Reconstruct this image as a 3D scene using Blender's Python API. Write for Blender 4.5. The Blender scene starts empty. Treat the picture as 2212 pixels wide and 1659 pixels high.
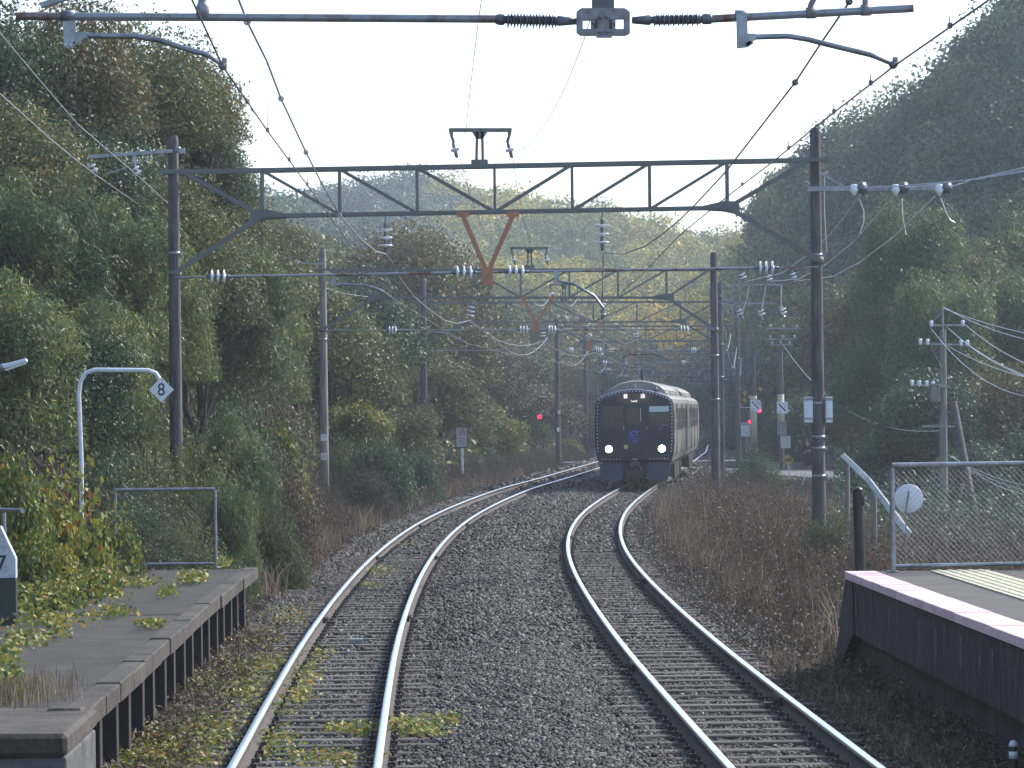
import bpy, bmesh, math, random
import numpy as np
from mathutils import Vector, Matrix
R = math.radians
sc = bpy.context.scene
COL = sc.collection
# ------------------------------------------------------------------ camera
F = 7500.0          # focal length in pixels of a 2212 px wide frame
CH = 2.73           # lens height above the rail heads
ROLL = R(0.6)
CX, HY = 1106.0, 887.0
cam = bpy.data.objects.new('camera', bpy.data.cameras.new('camera'))
COL.objects.link(cam)
cam.location = (0, 0, CH)
_c, _s = math.cos(ROLL), math.sin(ROLL)
cam.matrix_world = Matrix(((_c, _s, 0, 0), (0, 0, -1, 0), (-_s, _c, 0, CH), (0, 0, 0, 1)))
cam.data.sensor_width = 36.0
cam.data.lens = F / 2212 * 36.0
cam.data.shift_y = (HY - 829.5) / 2212
cam.data.clip_start = 0.5
cam.data.clip_end = 4000
sc.camera = cam
# ------------------------------------------------------------------ daylight
SUN_AZ, SUN_EL = 52.0, 38.0
world = bpy.data.worlds.new('World'); sc.world = world; world.use_nodes = True
wn = world.node_tree
for n in list(wn.nodes): wn.nodes.remove(n)
sky = wn.nodes.new('ShaderNodeTexSky'); sky.sky_type = 'NISHITA'; sky.sun_disc = False
sky.sun_elevation = R(SUN_EL); sky.sun_rotation = R(SUN_AZ)
sky.air_density = 1.0; sky.dust_density = 1.5; sky.ozone_density = 1.6; sky.altitude = 50
bg = wn.nodes.new('ShaderNodeBackground'); bg.inputs[1].default_value = 0.15
wo = wn.nodes.new('ShaderNodeOutputWorld')
wn.links.new(sky.outputs[0], bg.inputs[0]); wn.links.new(bg.outputs[0], wo.inputs[0])
sl = bpy.data.lights.new('sun', 'SUN'); sl.energy = 2.2; sl.angle = R(0.5); sl.color = (1.0, 0.95, 0.87)
so = bpy.data.objects.new('sun', sl); COL.objects.link(so)
sd = Vector((math.sin(R(SUN_AZ)) * math.cos(R(SUN_EL)), math.cos(R(SUN_AZ)) * math.cos(R(SUN_EL)), math.sin(R(SUN_EL))))
so.rotation_euler = sd.to_track_quat('Z', 'Y').to_euler()
so.location = (20, 20, 60)
sc.view_settings.view_transform = 'Standard'; sc.view_settings.look = 'None'
sc.view_settings.exposure = 1.25; sc.view_settings.gamma = 1.0
sc.cycles.use_denoising = True
sc.cycles.max_bounces = 6; sc.cycles.diffuse_bounces = 3; sc.cycles.glossy_bounces = 2
sc.cycles.transmission_bounces = 3; sc.cycles.transparent_max_bounces = 6; sc.cycles.volume_bounces = 1
sc.cycles.use_adaptive_sampling = True; sc.cycles.adaptive_threshold = 0.02
sc.cycles.sample_clamp_indirect = 4.0

# ------------------------------------------------------------------ helpers
def P(px, py, Y):
    """world point at distance Y on the sight line of a place measured in the photograph"""
    u = px - CX; v = py - HY
    return Vector(((_c * u - _s * v) / F * Y, Y, CH - (_s * u + _c * v) / F * Y))

def rng_(s): return np.random.RandomState(s)

def tag(o, label=None, cat=None, group=None, kind=None):
    if label: o['label'] = label
    if cat: o['category'] = cat
    if group: o['group'] = group
    if kind: o['kind'] = kind
    return o

def empty(name, loc=(0, 0, 0), rz=0):
    o = bpy.data.objects.new(name, None); COL.objects.link(o)
    o.location = loc; o.rotation_euler = (0, 0, rz); o.empty_display_size = 0.2
    return o

def np_mesh(name, V, Fq, mats, tint=None, smooth=False, midx=None):
    V = np.asarray(V, dtype=np.float32).reshape(-1, 3); Fq = np.asarray(Fq, dtype=np.int32)
    k = Fq.shape[1]; nf = len(Fq)
    me = bpy.data.meshes.new(name)
    me.vertices.add(len(V)); me.vertices.foreach_set('co', V.ravel())
    me.loops.add(nf * k); me.loops.foreach_set('vertex_index', Fq.ravel())
    me.polygons.add(nf); me.polygons.foreach_set('loop_start', np.arange(nf, dtype=np.int32) * k)
    me.polygons.foreach_set('loop_total', np.full(nf, k, dtype=np.int32))
    if smooth: me.polygons.foreach_set('use_smooth', np.ones(nf, dtype=bool))
    for m in (mats if isinstance(mats, (list, tuple)) else [mats]): me.materials.append(m)
    if midx is not None: me.polygons.foreach_set('material_index', np.asarray(midx, dtype=np.int32))
    if tint is not None:
        a = me.attributes.new('tint', 'FLOAT', 'POINT'); a.data.foreach_set('value', np.asarray(tint, dtype=np.float32))
    me.update(calc_edges=True); me.validate()
    return me

def link(name, me, parent=None, loc=None):
    o = bpy.data.objects.new(name, me); COL.objects.link(o)
    if parent is not None: o.parent = parent
    if loc is not None: o.location = loc
    return o

class MB:
    """collects simple solids and links them as one mesh object"""
    def __init__(self): self.v = []; self.f = []; self.mi = []; self.m = 0; self.sm = []
    def _add(self, vs, fs, smooth=False):
        b = len(self.v); self.v += [tuple(x) for x in vs]
        for f in fs: self.f.append(tuple(i + b for i in f)); self.mi.append(self.m); self.sm.append(smooth)
        return self
    def box(self, c, s, rot=None):
        c = Vector(c); h = [x / 2 for x in s]
        vs = [Vector((x * h[0], y * h[1], z * h[2])) for x in (-1, 1) for y in (-1, 1) for z in (-1, 1)]
        if rot is not None: vs = [rot @ p for p in vs]
        vs = [p + c for p in vs]
        return self._add(vs, [(0, 1, 3, 2), (4, 6, 7, 5), (0, 4, 5, 1), (2, 3, 7, 6), (0, 2, 6, 4), (1, 5, 7, 3)])
    def beam(self, a, b, w, h, up=(0, 1, 0)):
        a = Vector(a); b = Vector(b); d = (b - a); L = d.length; d.normalize()
        u = Vector(up); u = (u - d * u.dot(d)); u.normalize(); s = d.cross(u)
        rot = Matrix((d, u, s)).transposed()
        return self.box((a + b) / 2, (L, w, h), rot)
    def tube(self, pts, r, n=8, caps=True):
        pts = [Vector(p) for p in pts]; rs = r if isinstance(r, (list, tuple)) else [r] * len(pts)
        t0 = (pts[1] - pts[0]).normalized()
        ref = Vector((0, 0, 1)) if abs(t0.z) < 0.9 else Vector((1, 0, 0))
        u = t0.cross(ref).normalized(); vs = []
        for i, p in enumerate(pts):
            t = (pts[min(i + 1, len(pts) - 1)] - pts[max(i - 1, 0)]).normalized()
            u = (u - t * u.dot(t)).normalized(); w = t.cross(u)
            for k in range(n):
                a = 2 * math.pi * k / n
                vs.append(p + (u * math.cos(a) + w * math.sin(a)) * rs[i])
        fs = []
        for i in range(len(pts) - 1):
            for k in range(n):
                fs.append((i * n + k, i * n + (k + 1) % n, (i + 1) * n + (k + 1) % n, (i + 1) * n + k))
        self._add(vs, fs, True)
        if caps:
            e = (len(pts) - 1) * n
            self._add(vs[:n], [tuple(reversed(range(n)))]); self._add(vs[e:], [tuple(range(n))])
        return self
    def lathe(self, base, axis, prof, n=16):
        """prof = [(distance along axis, radius)]"""
        base = Vector(base); t = Vector(axis).normalized()
        ref = Vector((0, 0, 1)) if abs(t.z) < 0.9 else Vector((1, 0, 0))
        u = t.cross(ref).normalized(); w = t.cross(u); vs = []
        for d, r in prof:
            for k in range(n):
                a = 2 * math.pi * k / n
                vs.append(base + t * d + (u * math.cos(a) + w * math.sin(a)) * r)
        fs = []
        for i in range(len(prof) - 1):
            for k in range(n):
                fs.append((i * n + k, i * n + (k + 1) % n, (i + 1) * n + (k + 1) % n, (i + 1) * n + k))
        fs.append(tuple(reversed(range(n)))); e = (len(prof) - 1) * n; fs.append(tuple(range(e, e + n)))
        return self._add(vs, fs, True)
    def prism(self, poly, ext):
        """poly = planar points, ext = extrusion vector"""
        poly = [Vector(p) for p in poly]; ext = Vector(ext); n = len(poly)
        vs = poly + [p + ext for p in poly]
        fs = [tuple(reversed(range(n))), tuple(range(n, 2 * n))] + [(i, (i + 1) % n, n + (i + 1) % n, n + i) for i in range(n)]
        return self._add(vs, fs)
    def build(self, name, mats, parent=None, bevel=0, loc=None):
        me = bpy.data.meshes.new(name); me.from_pydata(self.v, [], self.f); me.update()
        for m in (mats if isinstance(mats, (list, tuple)) else [mats]): me.materials.append(m)
        me.polygons.foreach_set('material_index', self.mi); me.polygons.foreach_set('use_smooth', self.sm)
        bm = bmesh.new(); bm.from_mesh(me); bmesh.ops.recalc_face_normals(bm, faces=bm.faces)
        if bevel: 
            es = [e for e in bm.edges if e.is_manifold and e.calc_face_angle(0) > 0.9]
            bmesh.ops.bevel(bm, geom=es, offset=bevel, segments=1, affect='EDGES', clamp_overlap=True)
        bm.to_mesh(me); bm.free()
        return link(name, me, parent, loc)

# ------------------------------------------------------------------ materials
def pm(name, col, rough=0.7, metal=0.0, col2=None, scale=6.0, bump=0.0, bscale=30.0, streak=None, spec=0.5, emit=None, estr=0, thr=(0.35, 0.65), vary=0):
    m = bpy.data.materials.new(name); m.use_nodes = True; nt = m.node_tree; N = nt.nodes; L = nt.links
    b = N['Principled BSDF']; b.inputs['Roughness'].default_value = rough; b.inputs['Metallic'].default_value = metal
    b.inputs['Specular IOR Level'].default_value = spec
    b.inputs['Base Color'].default_value = (*col, 1)
    tc = N.new('ShaderNodeTexCoord')
    src = tc.outputs['Object']
    if streak:
        mp = N.new('ShaderNodeMapping'); mp.inputs['Scale'].default_value = streak; L.new(src, mp.inputs[0]); src = mp.outputs[0]
    if col2:
        nz = N.new('ShaderNodeTexNoise'); nz.inputs['Scale'].default_value = scale; nz.inputs['Detail'].default_value = 6; nz.inputs['Roughness'].default_value = 0.65
        L.new(src, nz.inputs['Vector'])
        rp = N.new('ShaderNodeMapRange'); rp.inputs[1].default_value = thr[0]; rp.inputs[2].default_value = thr[1]; L.new(nz.outputs['Fac'], rp.inputs[0])
        mx = N.new('ShaderNodeMix'); mx.data_type = 'RGBA'; L.new(rp.outputs[0], mx.inputs['Factor'])
        mx.inputs['A'].default_value = (*col, 1); mx.inputs['B'].default_value = (*col2, 1)
        L.new(mx.outputs['Result'], b.inputs['Base Color'])
        rr = N.new('ShaderNodeMapRange'); rr.inputs[3].default_value = max(0.05, rough - 0.12); rr.inputs[4].default_value = min(1, rough + 0.12)
        L.new(nz.outputs['Fac'], rr.inputs[0]); L.new(rr.outputs[0], b.inputs['Roughness'])
    if vary and col2:
        oi = N.new('ShaderNodeObjectInfo'); mr = N.new('ShaderNodeMapRange'); mr.inputs[3].default_value = 1 - vary; mr.inputs[4].default_value = 1 + vary; L.new(oi.outputs['Random'], mr.inputs[0])
        hs = N.new('ShaderNodeHueSaturation'); L.new(mr.outputs[0], hs.inputs['Value']); L.new(mx.outputs['Result'], hs.inputs['Color']); L.new(hs.outputs[0], b.inputs['Base Color'])
    if bump:
        n2 = N.new('ShaderNodeTexNoise'); n2.inputs['Scale'].default_value = bscale; n2.inputs['Detail'].default_value = 4
        L.new(tc.outputs['Object'], n2.inputs['Vector'])
        bp = N.new('ShaderNodeBump'); bp.inputs['Strength'].default_value = bump; bp.inputs['Distance'].default_value = 0.02
        L.new(n2.outputs['Fac'], bp.inputs['Height']); L.new(bp.outputs[0], b.inputs['Normal'])
    if emit:
        b.inputs['Emission Color'].default_value = (*emit, 1); b.inputs['Emission Strength'].default_value = estr
    return m

def leaf_mat(name, ramp, rough=0.5, trans=0.3, hue=0.5, spec=0.3):
    m = bpy.data.materials.new(name); m.use_nodes = True; nt = m.node_tree; N = nt.nodes; L = nt.links
    b = N['Principled BSDF']; b.inputs['Roughness'].default_value = rough; b.inputs['Specular IOR Level'].default_value = spec
    at = N.new('ShaderNodeAttribute'); at.attribute_name = 'tint'
    oi = N.new('ShaderNodeObjectInfo')
    ad = N.new('ShaderNodeMath'); ad.operation = 'MULTIPLY_ADD'; ad.inputs[1].default_value = 0.22; ad.inputs[2].default_value = -0.11
    L.new(oi.outputs['Random'], ad.inputs[0])
    a2 = N.new('ShaderNodeMath'); a2.operation = 'ADD'; a2.use_clamp = True; L.new(at.outputs['Fac'], a2.inputs[0]); L.new(ad.outputs[0], a2.inputs[1])
    cr = N.new('ShaderNodeValToRGB'); els = cr.color_ramp.elements
    for i, (p, c) in enumerate(ramp):
        e = els[i] if i < 2 else els.new(p)
        e.position = p; e.color = (*c, 1)
    L.new(a2.outputs[0], cr.inputs[0]); L.new(cr.outputs[0], b.inputs['Base Color'])
    tr = N.new('ShaderNodeBsdfTranslucent'); L.new(cr.outputs[0], tr.inputs['Color'])
    mx = N.new('ShaderNodeMixShader'); mx.inputs[0].default_value = trans
    L.new(b.outputs[0], mx.inputs[1]); L.new(tr.outputs[0], mx.inputs[2]); L.new(mx.outputs[0], N['Material Output'].inputs['Surface'])
    return m

M = {}
M['bamboo'] = leaf_mat('bamboo_leaf', [(0, (0.059, 0.099, 0.044)), (.45, (0.116, 0.172, 0.071)), (.8, (0.213, 0.264, 0.087)), (1, (0.426, 0.373, 0.095))])
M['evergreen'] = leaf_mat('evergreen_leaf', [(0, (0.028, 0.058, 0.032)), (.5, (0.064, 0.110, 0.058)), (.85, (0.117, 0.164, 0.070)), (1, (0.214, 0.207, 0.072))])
M['olive'] = leaf_mat('olive_leaf', [(0, (0.060, 0.084, 0.036)), (.5, (0.124, 0.153, 0.057)), (.85, (0.220, 0.213, 0.069)), (1, (0.360, 0.223, 0.068))])
M['autumn'] = leaf_mat('autumn_leaf', [(0, (0.069, 0.081, 0.039)), (.4, (0.130, 0.124, 0.049)), (.75, (0.214, 0.155, 0.053)), (1, (0.321, 0.147, 0.053))])
M['vine'] = leaf_mat('vine_leaf', [(0, (0.048, 0.086, 0.023)), (.4, (0.111, 0.157, 0.033)), (.75, (0.285, 0.282, 0.046)), (.93, (0.444, 0.314, 0.046)), (1, (0.348, 0.125, 0.039))], rough=.5)
M['brown'] = leaf_mat('withered_leaf', [(0, (0.057, 0.046, 0.036)), (.5, (0.119, 0.091, 0.068)), (.85, (0.221, 0.162, 0.107)), (1, (0.424, 0.317, 0.211))], rough=.6, trans=.15, spec=.25)
M['straw'] = leaf_mat('dry_grass_blade', [(0, (0.068, 0.052, 0.038)), (.45, (0.136, 0.102, 0.067)), (.8, (0.271, 0.195, 0.127)), (1, (0.620, 0.478, 0.323))], rough=.6, trans=.2, spec=.25)
M['sun_tinted'] = leaf_mat('sun_tinted_wood_leaf', [(0, (0.078, 0.113, 0.016)), (.4, (0.223, 0.235, 0.026)), (.75, (0.535, 0.416, 0.038)), (1, (0.758, 0.453, 0.046))], rough=.6)  # bright yellow ramp: sunlight on the hill is put into the leaf colour
M['bark'] = pm('bark', (.09, .07, .05), .85, col2=(.045, .035, .028), scale=9, bump=.5, bscale=40)
M['culm'] = pm('bamboo_culm', (.13, .15, .06), .5, col2=(.2, .19, .1), scale=5)
M['concrete'] = pm('pole_concrete', (.26, .25, .23), .8, col2=(.14, .13, .12), scale=3, bump=.25, bscale=60, streak=(4, 4, .5))
M['concrete_dark'] = pm('stained_pole_concrete', (.13, .125, .12), .9, col2=(.055, .05, .05), scale=4, bump=.25, bscale=60, streak=(4, 4, .4))
M['steel_green'] = pm('weathered_green_steel', (.13, .17, .165), .65, .05, col2=(.15, .13, .11), scale=4, bump=.15)
M['galv'] = pm('galvanised_steel', (.32, .34, .37), .42, .7, col2=(.2, .2, .21), scale=8, bump=.1)
M['galv_rust'] = pm('part_rusted_galvanised_tube', (.3, .32, .34), .5, .6, col2=(.2, .09, .05), scale=2.2, bump=.1, thr=(.5, .62))
M['orange'] = pm('orange_primer_steel', (.5, .21, .11), .75, .0, col2=(.36, .17, .1), scale=7, bump=.1)
M['porcelain'] = pm('porcelain', (.82, .86, .88), .12, col2=(.74, .77, .8), scale=8, spec=.7)
M['insulator_grey'] = pm('insulator_core', (.16, .18, .19), .4, .3, col2=(.1, .11, .12), scale=10)
M['wire'] = pm('overhead_wire', (.2, .19, .21), .5, .6, col2=(.1, .09, .09), scale=3)
M['alu_wire'] = pm('aluminium_wire', (.6, .62, .65), .3, .8, col2=(.45, .46, .48), scale=3)
M['white'] = pm('white_paint', (.72, .76, .8), .45, col2=(.6, .62, .63), scale=7)
M['dark'] = pm('dark_steel', (.03, .03, .035), .55, .2, col2=(.05, .045, .04), scale=8)
M['black'] = pm('black_plastic', (.015, .015, .018), .4, col2=(.03, .03, .03), scale=5)

# ------------------------------------------------------------------ alignment of the two tracks
_ys = np.arange(-80, 1401, 1.0)
def _smooth(tab, sg=5):
    t = np.array(tab, float); x = np.interp(_ys, t[:, 0], t[:, 1])
    k = np.exp(-0.5 * (np.arange(-18, 19) / sg) ** 2); k /= k.sum()
    xp = np.concatenate([x[0] + (x[1] - x[0]) * np.arange(-18, 0), x, x[-1] + (x[-1] - x[-2]) * np.arange(1, 19)])
    return np.convolve(xp, k, 'valid')
LT = [(-80, .9), (0, -.98), (26.7, -1.63), (39.5, -1.95), (47.7, -2.06), (58, -2.14), (68.7, -2.1), (80, -1.93), (89, -1.66), (96, -1.38), (106.6, -.85), (122.6, .12), (139.6, 1.6), (160, 3.2), (180, 4.8), (220, 7.8), (262, 10.2), (320, 14), (420, 21), (550, 29), (700, 37), (900, 46), (1400, 60)]
RT = [(-80, 4.75), (0, 2.95), (26.4, 2.21), (38.6, 1.84), (46, 1.71), (57.3, 1.57), (68, 1.59), (79.5, 1.84), (92.7, 2.4), (105, 3.15), (123.7, 4.47), (140, 5.75), (160, 7.2), (180, 8.8), (220, 11.7), (262, 14.2), (320, 18), (420, 25), (550, 33), (700, 41), (900, 50), (1400, 64)]
_xl = _smooth(LT); _xr = _smooth(RT)
def xl(Y): return np.interp(Y, _ys, _xl)
def xr(Y): return np.interp(Y, _ys, _xr)
def sstep(a, b, x):
    t = np.clip((np.asarray(x, float) - a) / (b - a), 0, 1); return t * t * (3 - 2 * t)

# ------------------------------------------------------------------ lie of the land
RIDGE = [(-900, 250, 560), (300, 380, 600), (560, 428, 620), (640, 412, 620), (730, 368, 640), (850, 338, 650), (930, 348, 650), (1010, 384, 630), (1100, 392, 620), (1200, 416, 610), (1300, 418, 600), (1400, 458, 600), (1450, 472, 600), (1500, 496, 600), (1560, 490, 600), (1640, 492, 600), (1800, 480, 600), (2600, 470, 600)]
RIDGR = [(1480, 680, 420), (1530, 590, 400), (1560, 540, 380), (1640, 455, 340), (1720, 335, 310), (1800, 292, 290), (1900, 240, 280), (1980, 190, 268), (2050, 130, 262), (2120, 60, 255), (2212, -20, 250), (2400, -160, 240), (3000, -300, 230), (5000, -400, 230)]
def ridge_z(px, tab, drop):
    t = np.array(tab, float); py = np.interp(px, t[:, 0], t[:, 1]); Yr = np.interp(px, t[:, 0], t[:, 2])
    u = px - CX; v = py - HY
    return CH - (_s * u + _c * v) / F * Yr - drop, Yr
def wob(X, Y, a, b):
    return np.sin(X * a + 1.3) * np.cos(Y * a * .83 + .4) * .6 + np.sin(X * a * 2.7 + Y * b) * .4
def hgt(X, Y):
    X = np.asarray(X, float); Y = np.asarray(Y, float)
    L = xl(Y); Rr = xr(Y)
    z = np.full(np.broadcast(X, Y).shape, -.42) + .05 * wob(X, Y, .9, .7)
    d = L - X
    foot = 4.2 + 3.4 * sstep(56, 49, Y) + 30 * sstep(16, 6, Y)
    bank = np.clip((d - foot), 0, 9) * 1.15 + np.clip(d - foot - 9, 0, 60) * .35
    z = z + bank + .35 * np.clip(bank, 0, 1) * wob(X, Y, .5, .4)
    z = z + .4 * sstep(2.3, 3.2, d) * sstep(60, 48, Y)                # silted up ground beside the disused platform
    e = X - Rr
    z = z - .7 * sstep(3.5, 8, e) * sstep(48, 62, Y) * (1 - sstep(110, 135, Y))
    Ys = np.maximum(Y, 5.0); px = CX + X / Ys * F
    zr, Yr = ridge_z(px, RIDGE, 8.0)
    h1 = np.clip((Y - 430) / (Yr - 430), 0, 1) ** .9 * (zr + .4) - .4
    h1 = h1 * sstep(3, 8, np.minimum(np.abs(X - L), np.abs(e)) + 400 * sstep(470, 520, Y))
    zr2, Yr2 = ridge_z(px, RIDGR, 4.0)
    Yf = np.interp(px, [1400, 1520, 1620, 1800, 2300], [400, 350, 225, 190, 165])
    h2 = np.clip((Y - Yf) / (Yr2 - Yf), 0, 1) * (zr2 + .4) * sstep(1380, 1560, px)
    h2 = h2 * sstep(2.2, 5, e)
    z = np.maximum(z, np.where(Y > 160, h2 - .9, -99)); z = np.maximum(z, np.where(Y > 425, h1, -99))
    return z
def surf(X, Y):
    z = hgt(X, Y); ins = (X > xl(Y) - 2.3) & (X < xr(Y) + 2.05)
    return np.where(ins, np.maximum(z, ballast_z(X, Y)), z)
def hg(x, y): return float(hgt(np.array([x]), np.array([y]))[0])

_gx = np.concatenate([np.arange(-700, -60, 16), np.arange(-60, -16, 1.5), np.arange(-16, 30, .5), np.arange(30, 90, 1.5), np.arange(90, 701, 16)])
_gy = np.concatenate([np.arange(-120, 15, 5), np.arange(15, 130, .8), np.arange(130, 330, 2), np.arange(330, 700, 5), np.arange(700, 1500, 20)])
XX, YY = np.meshgrid(_gx, _gy); ZZ = hgt(XX, YY)
nx, ny = len(_gx), len(_gy)
idx = np.arange(nx * ny).reshape(ny, nx)
Q = np.stack([idx[:-1, :-1], idx[:-1, 1:], idx[1:, 1:], idx[1:, :-1]], -1).reshape(-1, 4)
m_soil = pm('soil_and_leaf_litter', (.032, .028, .022), .95, col2=(.055, .048, .036), scale=1.6, bump=.6, bscale=9)
g = link('ground', np_mesh('ground', np.stack([XX, YY, ZZ], -1), Q, m_soil, smooth=True)); tag(g, kind='structure')
# ------------------------------------------------------------------ ballast, stones, track
def strip(name, prof_fn, ys, mat, parent=None, smooth=False, midx=None):
    rows = [prof_fn(y) for y in ys]; k = len(rows[0]); V = np.array(rows).reshape(-1, 3)
    i = np.arange(len(ys) * k).reshape(len(ys), k)
    Qs = np.stack([i[:-1, :-1], i[:-1, 1:], i[1:, 1:], i[1:, :-1]], -1).reshape(-1, 4)
    mi = None if midx is None else np.tile(midx, len(ys) - 1)
    return link(name, np_mesh(name, V, Qs, mat, smooth=smooth, midx=mi), parent)

def ballast_z(X, Y):
    """top of the ballast bed"""
    L = xl(Y); Rr = xr(Y); a = X - L; b = X - Rr
    mid = (L + Rr) / 2
    z = -.2 + .09 * np.exp(-((X - mid) / .75) ** 2)
    z = z - .5 * np.clip(-a - 1.75, 0, .8) - .5 * np.clip(b - 1.7, 0, .8)
    return z + .012 * wob(X * 6, Y * 6, 1.1, .9)
m_bal = pm('ballast_bed', (.03, .029, .03), .95, col2=(.06, .058, .056), scale=14, bump=1.0, bscale=22)
by = np.concatenate([np.arange(-30, 14, 4), np.arange(14, 110, .5), np.arange(110, 470, 4)])
def bprof(y):
    a = float(xl(y)) - 2.5; b = float(xr(y)) + 2.1
    xs = np.linspace(a, b, 44); zs = ballast_z(xs, np.full(44, y))
    zs = np.maximum(zs, -.6)
    return [(x, y, z) for x, z in zip(xs, zs)]
o = strip('ballast_bed', bprof, by, m_bal, smooth=True); tag(o, kind='structure')

m_stone = leaf_mat('crushed_stone', [(0, (.017, .017, .017)), (.4, (.043, .042, .041)), (.75, (.088, .086, .082)), (1, (.19, .18, .165))], rough=.75, trans=0.0, spec=.4)
def stones(n, y0, y1, xa, xb, size, seed, zoff=0):
    r = rng_(seed)
    Y = y0 + (y1 - y0) * r.rand(n); X = xl(Y) + xa + (xr(Y) - xl(Y) + xb - xa) * r.rand(n)
    # thin out over the sleepers of the disused side, keep clear of the rails
    keep = np.ones(n, bool)
    for c in (xl(Y), xr(Y)):
        for s_ in (-.565, .565): keep &= np.abs(X - c - s_) > .09
        on = np.abs(X - c) < 1.1
        ph = np.abs(((Y / SLP) % 1) - .5)
        keep &= ~(on & (ph < .2) & (r.rand(n) < .72))
        keep &= ~(on & (r.rand(n) < .35))
    keep &= ~((X < xl(Y) - 1.1) & (wob(X * 2, Y, .8, .5) + r.rand(n) * .8 > .55))
    keep &= ~((X > xr(Y) + 1.3) & (r.rand(n) < .6))
    X = X[keep]; Y = Y[keep]; n = len(X)
    Z = ballast_z(X, Y) + size * (.15 + .35 * r.rand(n)) + zoff
    a = .5 * size * (.6 + .8 * r.rand(n))
    base = np.array([(-1, -1, -.6), (1, -1, -.6), (1, 1, -.6), (-1, 1, -.6), (-.75, -.8, .7), (.8, -.7, .6), (.7, .75, .75), (-.7, .8, .55)])
    V = base[None] * (1 + .35 * (r.rand(n, 8, 3) - .5)) * (a[:, None] * (.65 + .6 * r.rand(n, 3)))[:, None, :]
    ax = r.randn(n, 3); ax /= np.linalg.norm(ax, axis=1)[:, None]; an = r.rand(n) * 6.28
    ca, sa = np.cos(an)[:, None, None], np.sin(an)[:, None, None]; A = ax[:, None, :]
    V = V * ca + np.cross(np.broadcast_to(A, V.shape), V) * sa + A * (V * A).sum(-1, keepdims=True) * (1 - ca)
    V += np.stack([X, Y, Z], -1)[:, None, :]
    fq = np.array([(0, 3, 2, 1), (4, 5, 6, 7), (0, 1, 5, 4), (1, 2, 6, 5), (2, 3, 7, 6), (3, 0, 4, 7)])
    Fq = (fq[None] + 8 * np.arange(n)[:, None, None]).reshape(-1, 4)
    t = np.repeat(np.clip(r.rand(n) ** 1.3 , 0, 1), 8)
    return V.reshape(-1, 3), Fq, t
SLP = .62
def merge(parts):
    Vs, Fs, Ts, b = [], [], [], 0
    for V, Fq, t in parts: Vs.append(V); Fs.append(Fq + b); Ts.append(t); b += len(V)
    return np.concatenate(Vs), np.concatenate(Fs), np.concatenate(Ts)
V, Fq, t = merge([stones(190000, 19, 42, -2.4, 1.9, .037, 1), stones(75000, 42, 70, -2.4, 1.9, .05, 2), stones(34000, 70, 125, -2.4, 1.9, .07, 3), stones(14000, 125, 300, -2.2, 1.8, .16, 4)])
cxv = V[::8, 0]; cyv = V[::8, 1]; dr_ = np.min([np.abs(cxv - xl(cyv) - .565), np.abs(cxv - xl(cyv) + .565), np.abs(cxv - xr(cyv) - .565), np.abs(cxv - xr(cyv) + .565)], axis=0)
rusty = (rng_(6).rand(len(cxv)) < np.clip(.95 - dr_ * 1.5, .06, 1)).astype(int)
m_stone2 = leaf_mat('rust_stained_stone', [(0, (.022, .017, .014)), (.4, (.05, .039, .033)), (.75, (.09, .071, .06)), (1, (.17, .14, .115))], rough=.8, trans=0.0, spec=.3)
o = link('ballast_stones', np_mesh('ballast_stones', V, Fq, [m_stone, m_stone2], tint=t, midx=np.repeat(rusty, 6))); tag(o, 'grey crushed stone ballast heaped between and around the two tracks', 'ballast', kind='stuff')

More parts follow.
